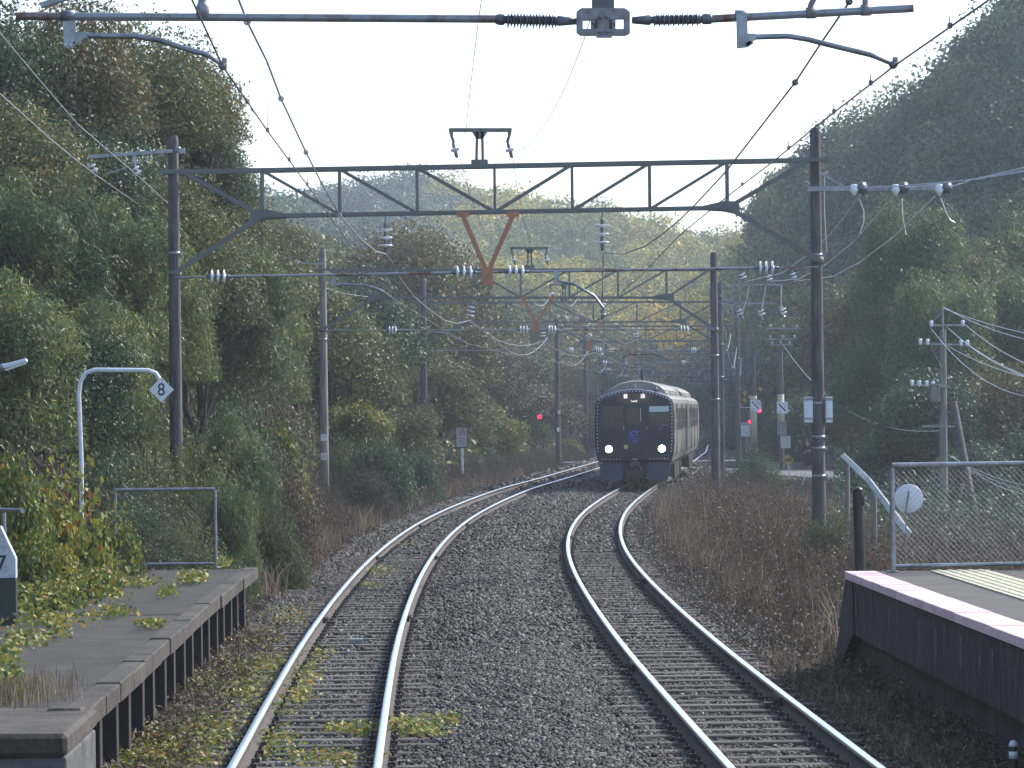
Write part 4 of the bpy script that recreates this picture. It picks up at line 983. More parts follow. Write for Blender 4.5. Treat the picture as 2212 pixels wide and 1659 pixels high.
    if tee:
        xs_, yt_, xa, xb, yb_ = tee; m_ = MB(); t_ = P(xs_, yt_, Y) + inv; bt = P(xs_, yb_, Y) + inv
        for s_ in (-.045, .045): m_.beam(bt + Vector((s_ * 1.3, 0, 0)), t_ + Vector((s_, 0, 0)), .06, .05)
        m_.box(bt + Vector((0, 0, .05)), (.3, .12, .1)); m_.prism([t_ + Vector((x, -.03, z)) for x, z in ((-.16, .0), (.16, 0), (.06, -.16), (-.06, -.16))], (0, .06, 0))
        a_ = P(xa, yt_, Y) + inv; b_ = P(xb, yt_, Y) + inv
        m_.beam(a_, b_, .08, .07)
        for q, s_ in ((a_, 1), (b_, -1)): m_.prism([q + Vector((x * s_, -.02, z)) for x, z in ((-.02, .03), (.07, .03), (.06, -.1), (.1, -.22), (.05, -.24), (0, -.08))], (0, .04, 0))
        m_.build('tee_bracket', M['steel_green'], root)
        for q, s_ in ((a_, 1), (b_, -1)):
            insul(root, q + Vector((.06 * s_, 0, -.22)), q + Vector((.06 * s_ + .07, -.05, -.5)), 'wire_insulator', n=1, r=.085)
    for ms in (messL, messR):
        if ms:  # (x, ytop, ybottom)
            yo = Vector((0, -.0, 0))
            insul(root, P(ms[0], ms[1], Y) + inv, P(ms[3] if len(ms) > 3 else ms[0], ms[2], Y) + inv, 'suspension_insulator')
            m_ = MB(); q = P(ms[0], ms[1], Y) + inv; up = topat((q - inv).x) + inv; up = P(ms[0], bl[1] if abs(ms[1] - bl[1]) > 12 else bl[1] - 12, Y) + inv
            m_.tube([q, up], .018, 6); m_.build('drop_rod', M['galv'], root)
    return root, inv, r
def steady(root, inv, pts, Y, br=None, name='steady_arm', r=.026, dy=-.35):
    m_ = MB(); q = [P(x, y, Y + dy) + inv for x, y in pts]; m_.tube(q, r, 10); m_.lathe(q[-1] + Vector((0, -.03, -.02)), (0, 1, 0), [(0, .03), (.06, .03)], 8)
    o = m_.build(name, M['galv'], root)
    if br:
        (x, y0, y1) = br; m_ = MB(); a_ = P(x, y0, Y + dy) + inv; b_ = P(x, y1, Y + dy) + inv; m_.box((a_ + b_) / 2, (.085, .03, abs(a_.z - b_.z)))
        m_.beam(b_ + Vector((.02, 0, .04)), q[0], .03, .03); m_.build('arm_bracket', M['galv'], root)
    return o

g1 = gantry(1, 62, 378, 1765, 372, 346, (567, 467), (1571, 449), 293, 276, 'nearest full gantry, its green truss crossing the sky with an orange hanger', 592, 562, 6,
    hang=(1000, 1108, 467, 1053, 592), bar=(600, 578, [(448, 500), (975, 1032), (1088, 1143), (1628, 1680)]), tee=(1036, 281, 971, 1104, 357), messL=(833, 480, 548), messR=(1301, 470, 542),
    mats=(M['concrete_dark'], M['concrete_dark']), r=.13, bandsL=(5.6,), bandsR=(5.45, 2.8, 2.2, 2.0, 1.5))
g2 = gantry(2, 103, 698, 1543, 583, 583, (810, 643), (1440, 643), 538, 545, 'second gantry from the camera, left of and above the train', 712, 712, 6,
    hang=(1130, 1192, 646, 1158, 700), bar=(714, 712, [(836, 862), (1118, 1146), (1180, 1206), (1464, 1492)]), tee=(1144, 536, 1103, 1183, 580), messL=(1021, 655, 690, 1013), messR=(1300, 645, 690),
    mats=(M['concrete'], M['concrete_dark']), r=.14, bandsR=(4.3, 3.0), bandsL=(4.9,))
g3 = gantry(3, 140, 915, 1556, 654, 652, (1000, 697), (1470, 695), 600, 610, 'third gantry from the camera, its right pole close behind the second one', 748, 745, 5,
    hang=(1250, 1298, 698, 1271, 745), bar=(757, 757, [(1228, 1240), (1284, 1302), (1490, 1506)]), tee=(1218, 615, 1187, 1250, 652), messL=(1172, 705, 733), messR=(1374, 708, 733), r=.14, bandsR=(4.0,))
g4 = gantry(4, 180, 1203, 1592, 706, 704, (1260, 738), (1530, 736), 690, 668, 'fourth gantry from the camera, leftmost pole brown against the bank', 782, 775, 4,
    hang=(1340, 1378, 738, 1359, 775), bar=(784, 783, [(1300, 1312), (1470, 1482)]), messL=(1286, 745, 760), messR=(1446, 745, 760), r=.15, det=False)
# far gantries, generated along the curve
prev = None
for k, (Y, offL, offR, lab) in enumerate([(220, 3.1, 3.0, 'fifth gantry from the camera, just above the train roof'), (260, 3.0, 3.2, 'sixth gantry from the camera, in haze above the train'), (300, 3.0, 3.2, 'seventh gantry from the camera, very small in haze'), (345, 3.0, 3.2, 'farthest gantry one can make out in the haze')]):
    def px_of(X, Z): return (CX + X / Y * F, HY - (Z - CH) / Y * F)
    xl_, xr_ = float(xl(Y)) - offL, float(xr(Y)) + offR; ro = _s / 1
    def q(X, Z):
        a = (X / Y * F); b = -(Z - CH) / Y * F; return (CX + _c * a + _s * b, HY - _s * a + _c * b)
    L = q(xl_, 7); Rr = q(xr_, 7)
    gantry(5 + k, Y, L[0], Rr[0], q(xl_, 7)[1], q(xr_, 7)[1], q(xl_ + 1.4, 6.2), q(xr_ - 1.4, 6.2), q(xl_, 7.6)[1], q(xr_, 7.6)[1], lab, q(xl_, 5)[1], q(xr_, 5)[1], 4,
        hang=(q((xl_ + xr_) / 2 - .8, 6)[0], q((xl_ + xr_) / 2 + .8, 6)[0], q(xl_, 6.1)[1], q((xl_ + xr_) / 2, 5)[0], q(xl_, 5.3)[1]), bar=(q(xl_, 5.25)[1], q(xr_, 5.25)[1], [(q(xl_ + 1.2, 5)[0], q(xl_ + 1.7, 5)[0]), (q(xr_ - 1.7, 5)[0], q(xr_ - 1.2, 5)[0])]),
        messL=(q(float(xl(Y)) - .5, 5)[0], q(xl_, 6.1)[1], q(xl_, 5.5)[1]), messR=(q(float(xr(Y)) - .5, 5)[0], q(xr_, 6.1)[1], q(xr_, 5.5)[1]), r=.15, det=False)

# steady arms
r1, i1, rr1 = g1
steady(r1, i1, [(733, 614), (790, 616), (822, 627), (838, 637)], 62, (720, 600, 618))
steady(r1, i1, [(1210, 609), (1238, 612), (1284, 640), (1303, 665)], 62, (1203, 583, 612))
r2, i2, rr2 = g2
steady(r2, i2, [(928, 717), (960, 719), (990, 733), (1008, 742)], 103, (925, 712, 722), r=.024)
steady(r2, i2, [(1214, 716), (1240, 720), (1283, 733), (1303, 738)], 103, (1210, 712, 724), r=.024)
# number plates on the second left pole
pxl = P(698, 943, 102.78)
for (py, nm_, tx_) in ((945, 'upper', '1T'), (986, 'lower', 'T2\nTT5')):
    c_ = P(699.5, py, 102.76) + i2; b = MB(); b.box(c_, (.18, .006, .2)); pl_ = b.build('number_plate', M['white'], r2)
    text_mesh('plate_text', tx_, .07, m_ink, pl_, c_ + Vector((0, -.005, 0)), depth=.001)
# white cabinets on the nearest right pole
for cx_, w_ in ((1746, .155), (1790.5, .12)):
    c_ = P(cx_, 885, 61.95) + i1; b = MB(); b.box(c_, (w_, .12, .46)); bx = b.build('cabinet', M['white'], r1, bevel=.01)
    b = MB(); b.box(c_ + Vector((0, 0, .19)), (w_ + .02, .13, .05)); b.box(c_ + Vector((0, 0, -.16)), (w_ + .02, .13, .035)); b.build('cabinet_strap', M['galv'], bx)
# left feeder arm on the nearest left pole
b = MB(); b.beam(P(190, 339, 61.8) + i1, P(372, 326, 61.8) + i1, .06, .06); b.beam(P(225, 378, 61.8) + i1, P(352, 334, 61.8) + i1, .03, .02); b.box(P(290, 347, 61.8) + i1, (.06, .06, .16)); b.build('feeder_arm', M['galv'], r1)
b = MB(); b.lathe(P(384, 320, 61.8) + i1, (0, 0, 1), [(-.08, .05), (.02, .05)], 8); b.box(P(392, 326, 61.7) + i1, (.12, .08, .1)); b.build('pole_clamp', M['galv'], r1)
insul(r1, P(288, 356, 61.7) + i1, P(303, 382, 61.7) + i1, 'feeder_insulator', n=2, r=.075)
insul(r1, P(195, 350, 61.7) + i1, P(208, 377, 61.7) + i1, 'feeder_insulator', n=2, r=.075)
# feeder arm on the nearest right pole
b = MB(); b.beam(P(1746, 408, 61.75) + i1, P(2052, 405, 61.75) + i1, .07, .085); b.beam(P(1770, 372, 61.75) + i1, P(1822, 402, 61.75) + i1, .04, .04); b.build('feeder_arm', M['galv'], r1)
for x in (1862, 1952, 2046):
    c_ = P(x, 404, 61.6) + i1; b = MB()
    for k in range(2): b.lathe(c_ + Vector((-.05 * k, .06 * k, -.01)), (.35, -1, 0), [(0, .035), (.01, .1), (.022, .105), (.032, .045), (.05, .03)], 18)
    b.build('strain_insulator', M['insulator_grey'], r1)
    b = MB(); b.lathe(c_ + Vector((-.14, 0, .05)), (0, 0, -1), [(0, .04), (.02, .07), (.06, .06), (.1, .09), (.16, .04), (.2, .03)], 12); b.build('pin_insulator', M['porcelain'], r1)
b = MB(); b.tube([P(1781, 372, 61.78) + i1, P(1781, 460, 61.78) + i1, P(1786, 545, 61.78) + i1], .008, 5); b.build('earth_wire', M['alu_wire'], r1)
for (pts) in ([(1856, 430), (1866, 455), (1866, 480), (1860, 497), (1858, 506)], [(1948, 428), (1950, 470), (1956, 505), (1960, 507)], [(2032, 428), (2042, 455), (2052, 475), (2064, 482)]):
    b = MB(); b.tube([P(x, y, 61.5) + i1 for x, y in pts], .011, 6); b.build('jumper_wire', M['alu_wire'], r1)
# feeder frame on the second right pole
b = MB(); b.beam(P(1548, 578, 102.8) + i2, P(1745, 578, 102.8) + i2, .05, .06); b.build('feeder_arm', M['galv'], r2)
b = MB()
for a_, c_ in (((1582, 615), (1692, 615)), ((1582, 615), (1582, 684)), ((1598, 615), (1598, 684)), ((1582, 684), (1604, 684)), ((1557, 656), (1677, 655)), ((1556, 636), (1578, 655))): b.beam(P(*a_, 102.8) + i2, P(*c_, 102.8) + i2, .045, .05)
b.build('feeder_frame', M['galv'], r2)
for (x, y) in ((1604, 598), (1661, 602), (1714, 597), (1598, 676), (1645, 677), (1692, 674)):
    insul(r2, P(x - 4, y - 12, 102.7) + i2, P(x + 4, y + 9, 102.7) + i2, 'feeder_insulator', n=2, r=.1)
for pts in ([(1618, 618), (1614, 645), (1606, 668), (1602, 680), (1606, 688)], [(1654, 618), (1650, 645), (1646, 668), (1640, 676), (1648, 690)], [(1688, 618), (1687, 650), (1687, 676), (1696, 684)]):
    b = MB(); b.tube([P(x, y, 102.6) + i2 for x, y in pts], .016, 6); b.build('jumper_wire', M['alu_wire'], r2)
for (y0_, xr2) in ((585, 1), (601, 2)): pass
# small arm with insulators on the second left pole
b = MB(); b.beam(P(578, 566, 102.8) + i2, P(698, 570, 102.8) + i2, .05, .05); b.build('feeder_arm', M['galv'], r2)
for x in (586, 640): insul(r2, P(x - 6, 565, 102.6) + i2, P(x + 10, 568, 102.6) + i2, 'feeder_insulator', n=2, r=.07)

# ------------------------------------------------------------------ the nearest gantry, of which only the hanging parts are in the frame
Y0 = 20.6
rt = empty('overhead_line_gantry', (P(1303, 0, Y0).x, Y0, -.4)); tag(rt, 'nearest insulated tube and clamp hanging into the top of the frame', 'gantry'); it = -Vector(rt.location)
XLp, XRp = P(1303, 0, Y0).x - 6.2, P(1303, 0, Y0).x + 5.6
pole(rt, XLp, Y0 - .5, -.8, 9, .2, .15, M['concrete_dark'], it); pole(rt, XRp, Y0 - .5, -.8, 9, .2, .15, M['concrete_dark'], it)
b = MB()
for z in (7.1, 6.35):
    b.beam(Vector((XLp, Y0 - .5, z)) + it, Vector((XRp, Y0 - .5, z)) + it, .08, .08)
for k in range(8):
    a_ = XLp + (XRp - XLp) * k / 8; c_ = XLp + (XRp - XLp) * (k + 1) / 8
    b.beam(Vector((a_, Y0 - .5, 7.1 if k % 2 else 6.35)) + it, Vector((c_, Y0 - .5, 6.35 if k % 2 else 7.1)) + it, .05, .05)
b.build('truss', M['steel_green'], rt)
m_g = M['galv']
b = MB(); xc_ = P(1303, 0, Y0).x; b.beam(Vector((xc_, Y0, 6.4)) + it, P(1303, 60, Y0) + it, .135, .13); b.build('hanger_post', M['steel_green'], rt)
def qq(pts, y=Y0): return [P(x, yy, y) + it for x, yy in pts]
m_cl = pm('clamp_steel', (.3, .31, .34), .6, .3, col2=(.2, .17, .15), scale=14, bump=.3)
b = MB()
b.prism(qq([(1245, 45), (1245, 25), (1256, 17), (1350, 17), (1361, 25), (1361, 41)], Y0 - .08), (0, .03, 0))
b.prism(qq([(1245, 62), (1361, 62), (1361, 72), (1352, 77), (1322, 77), (1322, 81), (1288, 81), (1288, 77), (1254, 77), (1245, 70)], Y0 - .08), (0, .03, 0))
for x0_, x1_ in ((1245, 1259), (1276, 1284), (1290, 1316), (1322, 1330), (1347, 1361)): b.prism(qq([(x0_, 40), (x1_, 40), (x1_, 63), (x0_, 63)], Y0 - .078), (0, .02, 0))
for (x_, y_) in ((1282, 49), (1296, 36), (1312, 36), (1296, 68), (1312, 68), (1324, 49)): b.lathe(P(x_, y_, Y0 - .085) + it, (0, -1, 0), [(0, .012), (.02, .012)], 6)
b.build('clamp_plate', m_cl, rt, bevel=.002)
def tubebar(xa, ya, xb, yb, name='cross_tube', r=.024, mat=None): 
    b = MB(); b.tube(qq([(xa, ya), (xb, yb)], Y0), r, 14); return b.build(name, mat or M['galv_rust'], rt)
tubebar(35, 35, 1072, 41); tubebar(1535, 41, 1973, 18)
for (xa, ya, xb, yb, sr, ns) in ((1070, 42, 1245, 46, .055, 8), (1365, 44, 1538, 41, .042, 10)):
    A_, B_ = qq([(xa, ya), (xb, yb)]); b = MB(); d = (B_ - A_); ax = d.normalized(); L = d.length
    b.lathe(A_, ax, [(0, .026), (.02, .034), (.05, .034), (.055, .024), (L * .76, .024), (L * .77, .032), (L * .88, .026), (L, .02)] if xa < 1300 else [(0, .02), (L * .12, .026), (L * .22, .032), (L * .24, .022), (L - .06, .022), (L - .055, .032), (L - .01, .032), (L, .026)], 14); core = b.build('core', M['insulator_grey'])
    b = MB(); a0, a1 = (.07, L * .73) if xa < 1300 else (L * .27, L - .08)
    for k in range(2 * ns):
        t = a0 + (a1 - a0) * k / (2 * ns - 1); rr = sr if k % 2 == 0 else sr * .75
        b.lathe(A_ + ax * t, ax, [(0, .022), (.003, rr), (.006, rr), (.016, .024)], 18)
    o = b.build('shed_insulator', M['insulator_grey'], rt); core.parent = o
# pull-off arms
def pulloff(br, arm, holes):
    b = MB(); b.prism(qq(br, Y0 - .05), (0, .012, 0)); x0 = min(p[0] for p in br); y0_ = min(p[1] for p in br)
    b.lathe(P(br[0][0] + 12, 34, Y0) + it - Vector((.04, 0, 0)), (1, 0, 0), [(0, .034), (.08, .034)], 14)
    o = b.build('arm_bracket', m_g, rt)
    m_ = MB(); pts = qq(arm, Y0 - .03); m_.tube(pts, [.017] * (len(pts) - 2) + [.013, .012], 10)
    m_.box(pts[0] + Vector((-.03, 0, 0)), (.07, .03, .04)); m_.lathe(pts[-1] + Vector((0, -.02, .0)), (0, 1, 0), [(0, .025), (.05, .025)], 8); m_.box(pts[-1] + Vector((.01, 0, .02)), (.03, .03, .05)); m_.build('pull_off_arm', m_g, rt)
    for (x, y) in holes: m_ = MB(); m_.lathe(P(x, y, Y0 - .05) + it, (0, -1, 0), [(0, .009), (.008, .009)], 8); m_.build('bolt', M['white'], rt)
    return o
pulloff([(135, 45), (163, 45), (163, 90), (158, 104), (138, 102)], [(188, 76), (222, 78), (290, 78), (345, 87), (400, 105), (445, 117), (462, 128), (481, 142)], [(142, 97), (153, 97)])
b = MB(); b.beam(P(160, 95, Y0 - .04) + it, P(186, 76, Y0 - .04) + it, .02, .02); b.build('arm_link', m_g, rt)
pulloff([(1590, 30), (1614, 30), (1616, 88), (1630, 92), (1616, 102), (1592, 105)], [(1630, 80), (1665, 79), (1702, 78), (1745, 85), (1800, 99), (1880, 118), (1898, 126), (1930, 140)], [])
b = MB(); b.beam(P(1612, 98, Y0 - .04) + it, P(1632, 80, Y0 - .04) + it, .02, .02); b.build('arm_link', m_g, rt)
# stubs above the tube
b = MB(); b.tube(qq([(438, 28), (436, -40)]), .026, 10); b.lathe(P(438, 30, Y0) + it, (0, 0, 1), [(-.03, .04), (.04, .04), (.07, .028)], 12); b.build('tube_hanger', m_cl, rt)
for pts in ([(1752, 28), (1751, 12), (1762, -10), (1800, -60)], [(1870, 22), (1869, 5), (1872, -50)]):
    b = MB(); b.tube(qq(pts), .018, 8); b.lathe(P(*pts[0], Y0) + it - Vector((.03, 0, 0)), (1, 0, 0), [(0, .034), (.06, .034)], 12); b.build('tube_hanger', m_cl, rt)
b = MB(); b.beam(P(88, 12, Y0 - .1) + it, P(165, -12, Y0 - .1) + it, .06, .03); b.build('stay', m_g, rt)

# ------------------------------------------------------------------ wires
def wire(name, pts, r, mat, label, group=None, parent=None):
    """pts are world points; the object is one wire"""
    o0 = Vector(pts[0]); root_loc = Vector((o0.x, o0.y, o0.z)); b = MB(); b.tube([Vector(p) - root_loc for p in pts], r, 6)
    o = b.build(name, mat, parent); o.location = root_loc
    if parent is None: tag(o, label, 'overhead wire', group)
    return o
def sag(a, b_, s, n=12):
    a = Vector(a); b_ = Vector(b_); out = []
    for i in range(n + 1):
        t = i / n; p = a.lerp(b_, t); p.z -= 4 * s * t * (1 - t); out.append(p)
    return out
GW = 'wires of the overhead line'
def far_pts(xf, off, z, y0, y1, step, sg):
    out = []; ys = list(np.arange(y0, y1 + 1, step))
    for a, b_ in zip(ys[:-1], ys[1:]): out += sag((float(xf(a)) + off, a, z), (float(xf(b_)) + off, b_, z), sg, 8)[:-1]
    return out
cwL = [P(395, -60, 18.4), P(415, 0, 19.0), P(480.5, 142, 20.6), P(578, 283, 25.6), P(664, 400, 31.5), P(722, 481, 37.6), P(778, 557, 46.5), P(838, 637, 62), P(930, 695, 82), P(1009, 742, 103), P(1100, 765, 121), P(1172, 777, 140), P(1284, 801, 180)]
wL = wire('contact_wire', cwL + far_pts(xl, -.3, 4.8, 220, 340, 40, 0), .0062, M['wire'], 'left contact wire held by the nearest left pull-off arm', GW)
cwR = [P(2230, -75, 18.0), P(2136, 0, 18.8), P(1931, 143, 20.6), P(1764, 272, 25.2), P(1673.7, 346, 28.8), P(1574.6, 421.7, 33.5), P(1469, 507, 41.5), P(1390, 590, 50), P(1304, 665, 62), P(1303, 705, 82), P(1303, 738, 103), P(1345, 760, 121), P(1374, 777, 140), P(1447, 800, 180)]
wR = wire('contact_wire', cwR + far_pts(xr, -.3, 4.8, 220, 340, 40, 0), .0062, M['wire'], 'right contact wire rising to the upper right corner', GW)
msL = [P(505, -40, 21.6), P(516, 0, 22.4), P(534, 47, 23.5), P(576, 131, 25.6), P(607, 213, 28), P(661, 329, 31.5), P(702, 410, 35), P(734, 465, 38.6), P(780, 517, 47), P(812, 543, 55), P(834, 549, 62),
       P(848, 567, 64), P(863, 599, 67), P(894, 640, 73), P(925, 667, 79), P(961, 692, 87), P(988, 699, 95), P(1013, 692, 103), P(1046, 717, 110), P(1071, 733, 116), P(1098, 743, 123), P(1125, 747, 129), P(1152, 744, 135), P(1172, 736, 140), P(1199, 754, 150), P(1226, 766, 160), P(1248, 770, 167), P(1270, 766, 175), P(1285, 761, 180)]
mL = wire('messenger_wire', msL + far_pts(xl, -.5, 5.5, 220, 340, 40, .5), .0085, M['alu_wire'], 'left messenger wire strung with round beads against the sky', GW)
msR = [P(1850, -30, 22.8), P(1832, 8, 23.6), P(1774.8, 91, 25), P(1717.7, 178, 26.6), P(1588, 345, 32.4), P(1566, 373, 33.5), P(1499, 445, 38), P(1469, 474, 40), P(1433, 504, 44), P(1393, 532, 49), P(1346, 549, 55), P(1303, 546, 62),
       P(1302, 600, 70), P(1301, 660, 80), P(1300, 688, 92), P(1301, 690, 103), P(1308, 705, 107), P(1325, 724, 114), P(1341, 738.6, 121), P(1353, 742, 127), P(1366, 738.6, 134), P(1374, 733, 140), P(1396, 753, 152), P(1416, 763, 162), P(1429, 764, 171), P(1446, 759, 180)]
mR = wire('messenger_wire', msR + far_pts(xr, -.5, 5.5, 220, 340, 40, .5), .0085, M['wire'], 'right messenger wire with one dark bead against the sky', GW)
def on(pts, Y):
    for a, b_ in zip(pts[:-1], pts[1:]):
        if a.y <= Y <= b_.y: return a.lerp(b_, (Y - a.y) / max(1e-6, b_.y - a.y))
    return Vector(pts[-1])
for (w, pts, lst, mt) in ((mL, msL, (23.5, 28, 31.5, 38.6), pm('pale_bead', (.5, .5, .48), .4)), (mR, msR, (23.5, 26.6), M['dark'])):
    for Y in lst:
        c_ = on(pts, Y) - w.location; b = MB(); n_ = 16
        for k in range(n_):
            a0, a1 = 2 * math.pi * k / n_, 2 * math.pi * (k + 1) / n_
            b.tube([c_ + Vector((math.cos(a0) * .018, 0, math.sin(a0) * .018)), c_ + Vector((math.cos(a1) * .018, 0, math.sin(a1) * .018))], .0095, 6, caps=False)
        b.build('bead', mt, w)
m_dr = M['wire']
for (cw, cp, mp, Ys) in ((wL, cwL, msL, (22.3, 25.6, 28.5, 31.5, 36, 44, 50, 56, 68, 75, 82, 90, 97, 110, 116, 123, 130)), (wR, cwR, msR, (19.5, 21.8, 24, 27.5, 32, 36, 46, 54, 70, 78, 86, 94, 112, 120, 128))):
    for Y in Ys:
        c_ = on(cp, Y); b = MB(); m_ = on(mp, Y) if Y > 24 else c_ + Vector((0, 0, .35))
        full = (Y == 25.6 or Y > 60) and (m_ - c_).length < 1.6
        top = m_ if full else c_ + Vector((.0, 0, .065))
        b.tube([c_ - cw.location, top - cw.location], .0025 if full else .004, 5); b.box(c_ - cw.location + Vector((0, 0, .008)), (.022, .06, .03)); b.build('dropper', m_dr, cw)
# return wires from tee bracket to tee bracket
tw1 = [(1.25, 20.6, 8.1), P(990, 325, 61.8), P(1110, 562, 102.8), P(1192, 640, 139.8)]
tw2 = [(1.9, 20.6, 8.1), P(1108, 324, 61.8), P(1188, 562, 102.8), P(1252, 640, 139.8)]
a1 = [P(1052, -60, 38), P(1040, 0, 41), P(1034, 40, 43.5), P(1016, 190, 52), P(1006, 285, 59), P(989, 322, 61.8)]
wire('return_wire', a1 + [P(1015, 420, 67), P(1040, 487, 74), P(1062, 535, 84), P(1085, 560, 94), P(1112, 562, 102.8)], .006, M['wire'], 'thin wire running to the left end of the nearest tee bracket', GW)
a2 = [P(1300, -40, 35), P(1262, 85, 41), P(1225, 180, 46), P(1190, 250, 51), P(1150, 305, 57), P(1125, 326, 60), P(1106, 324, 61.8)]
wire('return_wire', a2 + [P(1118, 410, 68), P(1132, 480, 76), P(1150, 540, 86), P(1165, 566, 95), P(1188, 560, 102.8)], .006, M['wire'], 'thin wire running to the right end of the nearest tee bracket', GW)
wire('return_wire', sag(P(1112, 562, 102.8), P(1192, 632, 139.8), .9), .008, M['alu_wire'], 'wire sagging from the left end of the second tee bracket', GW)
wire('return_wire', sag(P(1188, 560, 102.8), P(1252, 632, 139.8), .9), .008, M['alu_wire'], 'wire sagging from the right end of the second tee bracket', GW)
# feeders on the left
wire('feeder_wire', [P(-60, 5, 40.5), P(0, 72, 43), P(91, 180, 47.5), P(168, 269, 52), P(302, 384, 61.7), P(363, 440, 68), P(391, 462, 72), P(477, 522, 85), P(504, 545, 91), P(540, 561, 96), P(586, 566, 102.6)], .009, M['alu_wire'], 'upper of the two bright feeder wires across the left trees', GW)
wire('feeder_wire', [P(-60, 160, 41), P(0, 203, 43.5), P(107, 299, 50), P(158, 341, 54), P(207, 378, 61.7), P(364, 487, 72), P(453, 534, 84), P(520, 562, 90), P(600, 592, 97), P(690, 618, 104), P(743, 634, 112), P(805, 643, 122), P(885, 641, 139)], .009, M['alu_wire'], 'lower of the two bright feeder wires across the left trees', GW)
for i, (y0_, y1_) in enumerate(((362, 408), (368, 404), (371, 404))):
    x1_ = (1864, 1954, 2048)[i]
    wire('feeder_wire', [P(2400, 318 + i * 4, 52), P(2212, y0_, 55), P(2100, (y0_ + 2 * y1_) / 3 - 4, 58), P(x1_, y1_ + (2 if i else 0), 61.5)], .009, M['alu_wire'], ('bright feeder wire ending at the left insulator of the right arm', 'bright feeder wire ending at the middle insulator of the right arm', 'bright feeder wire ending at the right insulator of the right arm')[i], GW)
LB = ('feeder wire sagging left of the nearest right pole, upper one', 'feeder wire crossing behind the nearest right pole, middle one', 'feeder wire sagging in front of the bamboo right of the nearest pole')
F3 = ([P(1858, 424, 61.8), P(1800, 500, 72), P(1745, 550, 82), P(1690, 590, 92), P(1608, 609, 102.6)], [P(1930, 424, 61.8), P(1847, 520, 72), P(1782, 573, 82), P(1725, 603, 93), P(1662, 608, 102.6)], [P(2020, 424, 61.8), P(1934, 509, 71), P(1858, 566, 82), P(1800, 597, 92), P(1714, 608, 102.6)])
for pts, lb in zip(F3, LB): wire('feeder_wire', pts, .0095, M['alu_wire'], lb, GW)
for k, (x0_, y0_, x1_, y1_) in enumerate(((1560, 628, 1625, 632), (1692, 612, 1610, 690))): pass
for k, (off, z, s_) in enumerate(((-2.9, 6.5, 1.2), (2.6, 6.6, 1.2), (2.9, 5.9, 1.3))):
    xf = xl if off < 0 else xr
    wire('feeder_wire', [v for v in far_pts(xf, off, z, 140, 340, 40, s_)], .014, M['alu_wire'], ('far feeder wire left of the curving gantries', 'far upper feeder wire right of the curving gantries', 'far lower feeder wire right of the curving gantries')[k], GW)
# ------------------------------------------------------------------ the oncoming train
m_side = pm('champagne_car_body', (.22, .215, .2), .45, .2, col2=(.18, .178, .17), scale=1.2)
m_roof = pm('dusty_roof', (.24, .24, .21), .6, col2=(.16, .155, .14), scale=3)
m_face = pm('gloss_navy_front', (.005, .009, .022), .22, col2=(.008, .013, .03), scale=3, spec=.35)
m_glass = pm('dark_window_glass', (.01, .014, .017), .1, col2=(.02, .024, .022), scale=2, spec=.6)
m_sglass = pm('side_window_glass', (.05, .065, .065), .3, spec=.35)
m_gap = pm('door_gap', (.02, .02, .02), .8)
m_blue = pm('blue_lettering', (.02, .08, .5), .4, emit=(.03, .12, .8), estr=.12)
m_led = pm('small_white_lamp', (.7, .75, .8), .3, emit=(.75, .85, 1), estr=.12)
m_lamp = pm('headlight_led', (1, 1, 1), .2, emit=(1, .93, .82), estr=14)
m_text = pm('amber_white_display', (.6, .5, .5), .4, emit=(1, .8, .85), estr=.8)
m_under = pm('underframe', (.02, .02, .022), .75, col2=(.035, .033, .03), scale=6)
m_skirt = pm('navy_skirt', (.016, .026, .06), .45, col2=(.03, .035, .05), scale=3)
prof_h = [(1.27, .9), (1.36, 1.2), (1.385, 1.6), (1.385, 2.45), (1.36, 2.92), (1.3, 3.08), (1.17, 3.18), (.85, 3.3), (.42, 3.4), (0, 3.44)]
loop = prof_h + [(-x, z) for x, z in reversed(prof_h[:-1])]
FY = 121.2
tf = Vector((4.27, FY, 0)); train = empty('commuter_train', tf); tag(train, 'oncoming commuter train with a black rounded front, lit headlights and beige sides', 'train')
def loft(b, rings, cap=(True, True)):
    n = len(rings[0]); vs = [v for r_ in rings for v in r_]; fs = []
    for i in range(len(rings) - 1):
        for k in range(n): fs.append((i * n + k, i * n + (k + 1) % n, (i + 1) * n + (k + 1) % n, (i + 1) * n + k))
    if cap[0]: fs.append(tuple(reversed(range(n))))
    if cap[1]: fs.append(tuple(range((len(rings) - 1) * n, len(rings) * n)))
    b._add(vs, fs)
yc = FY
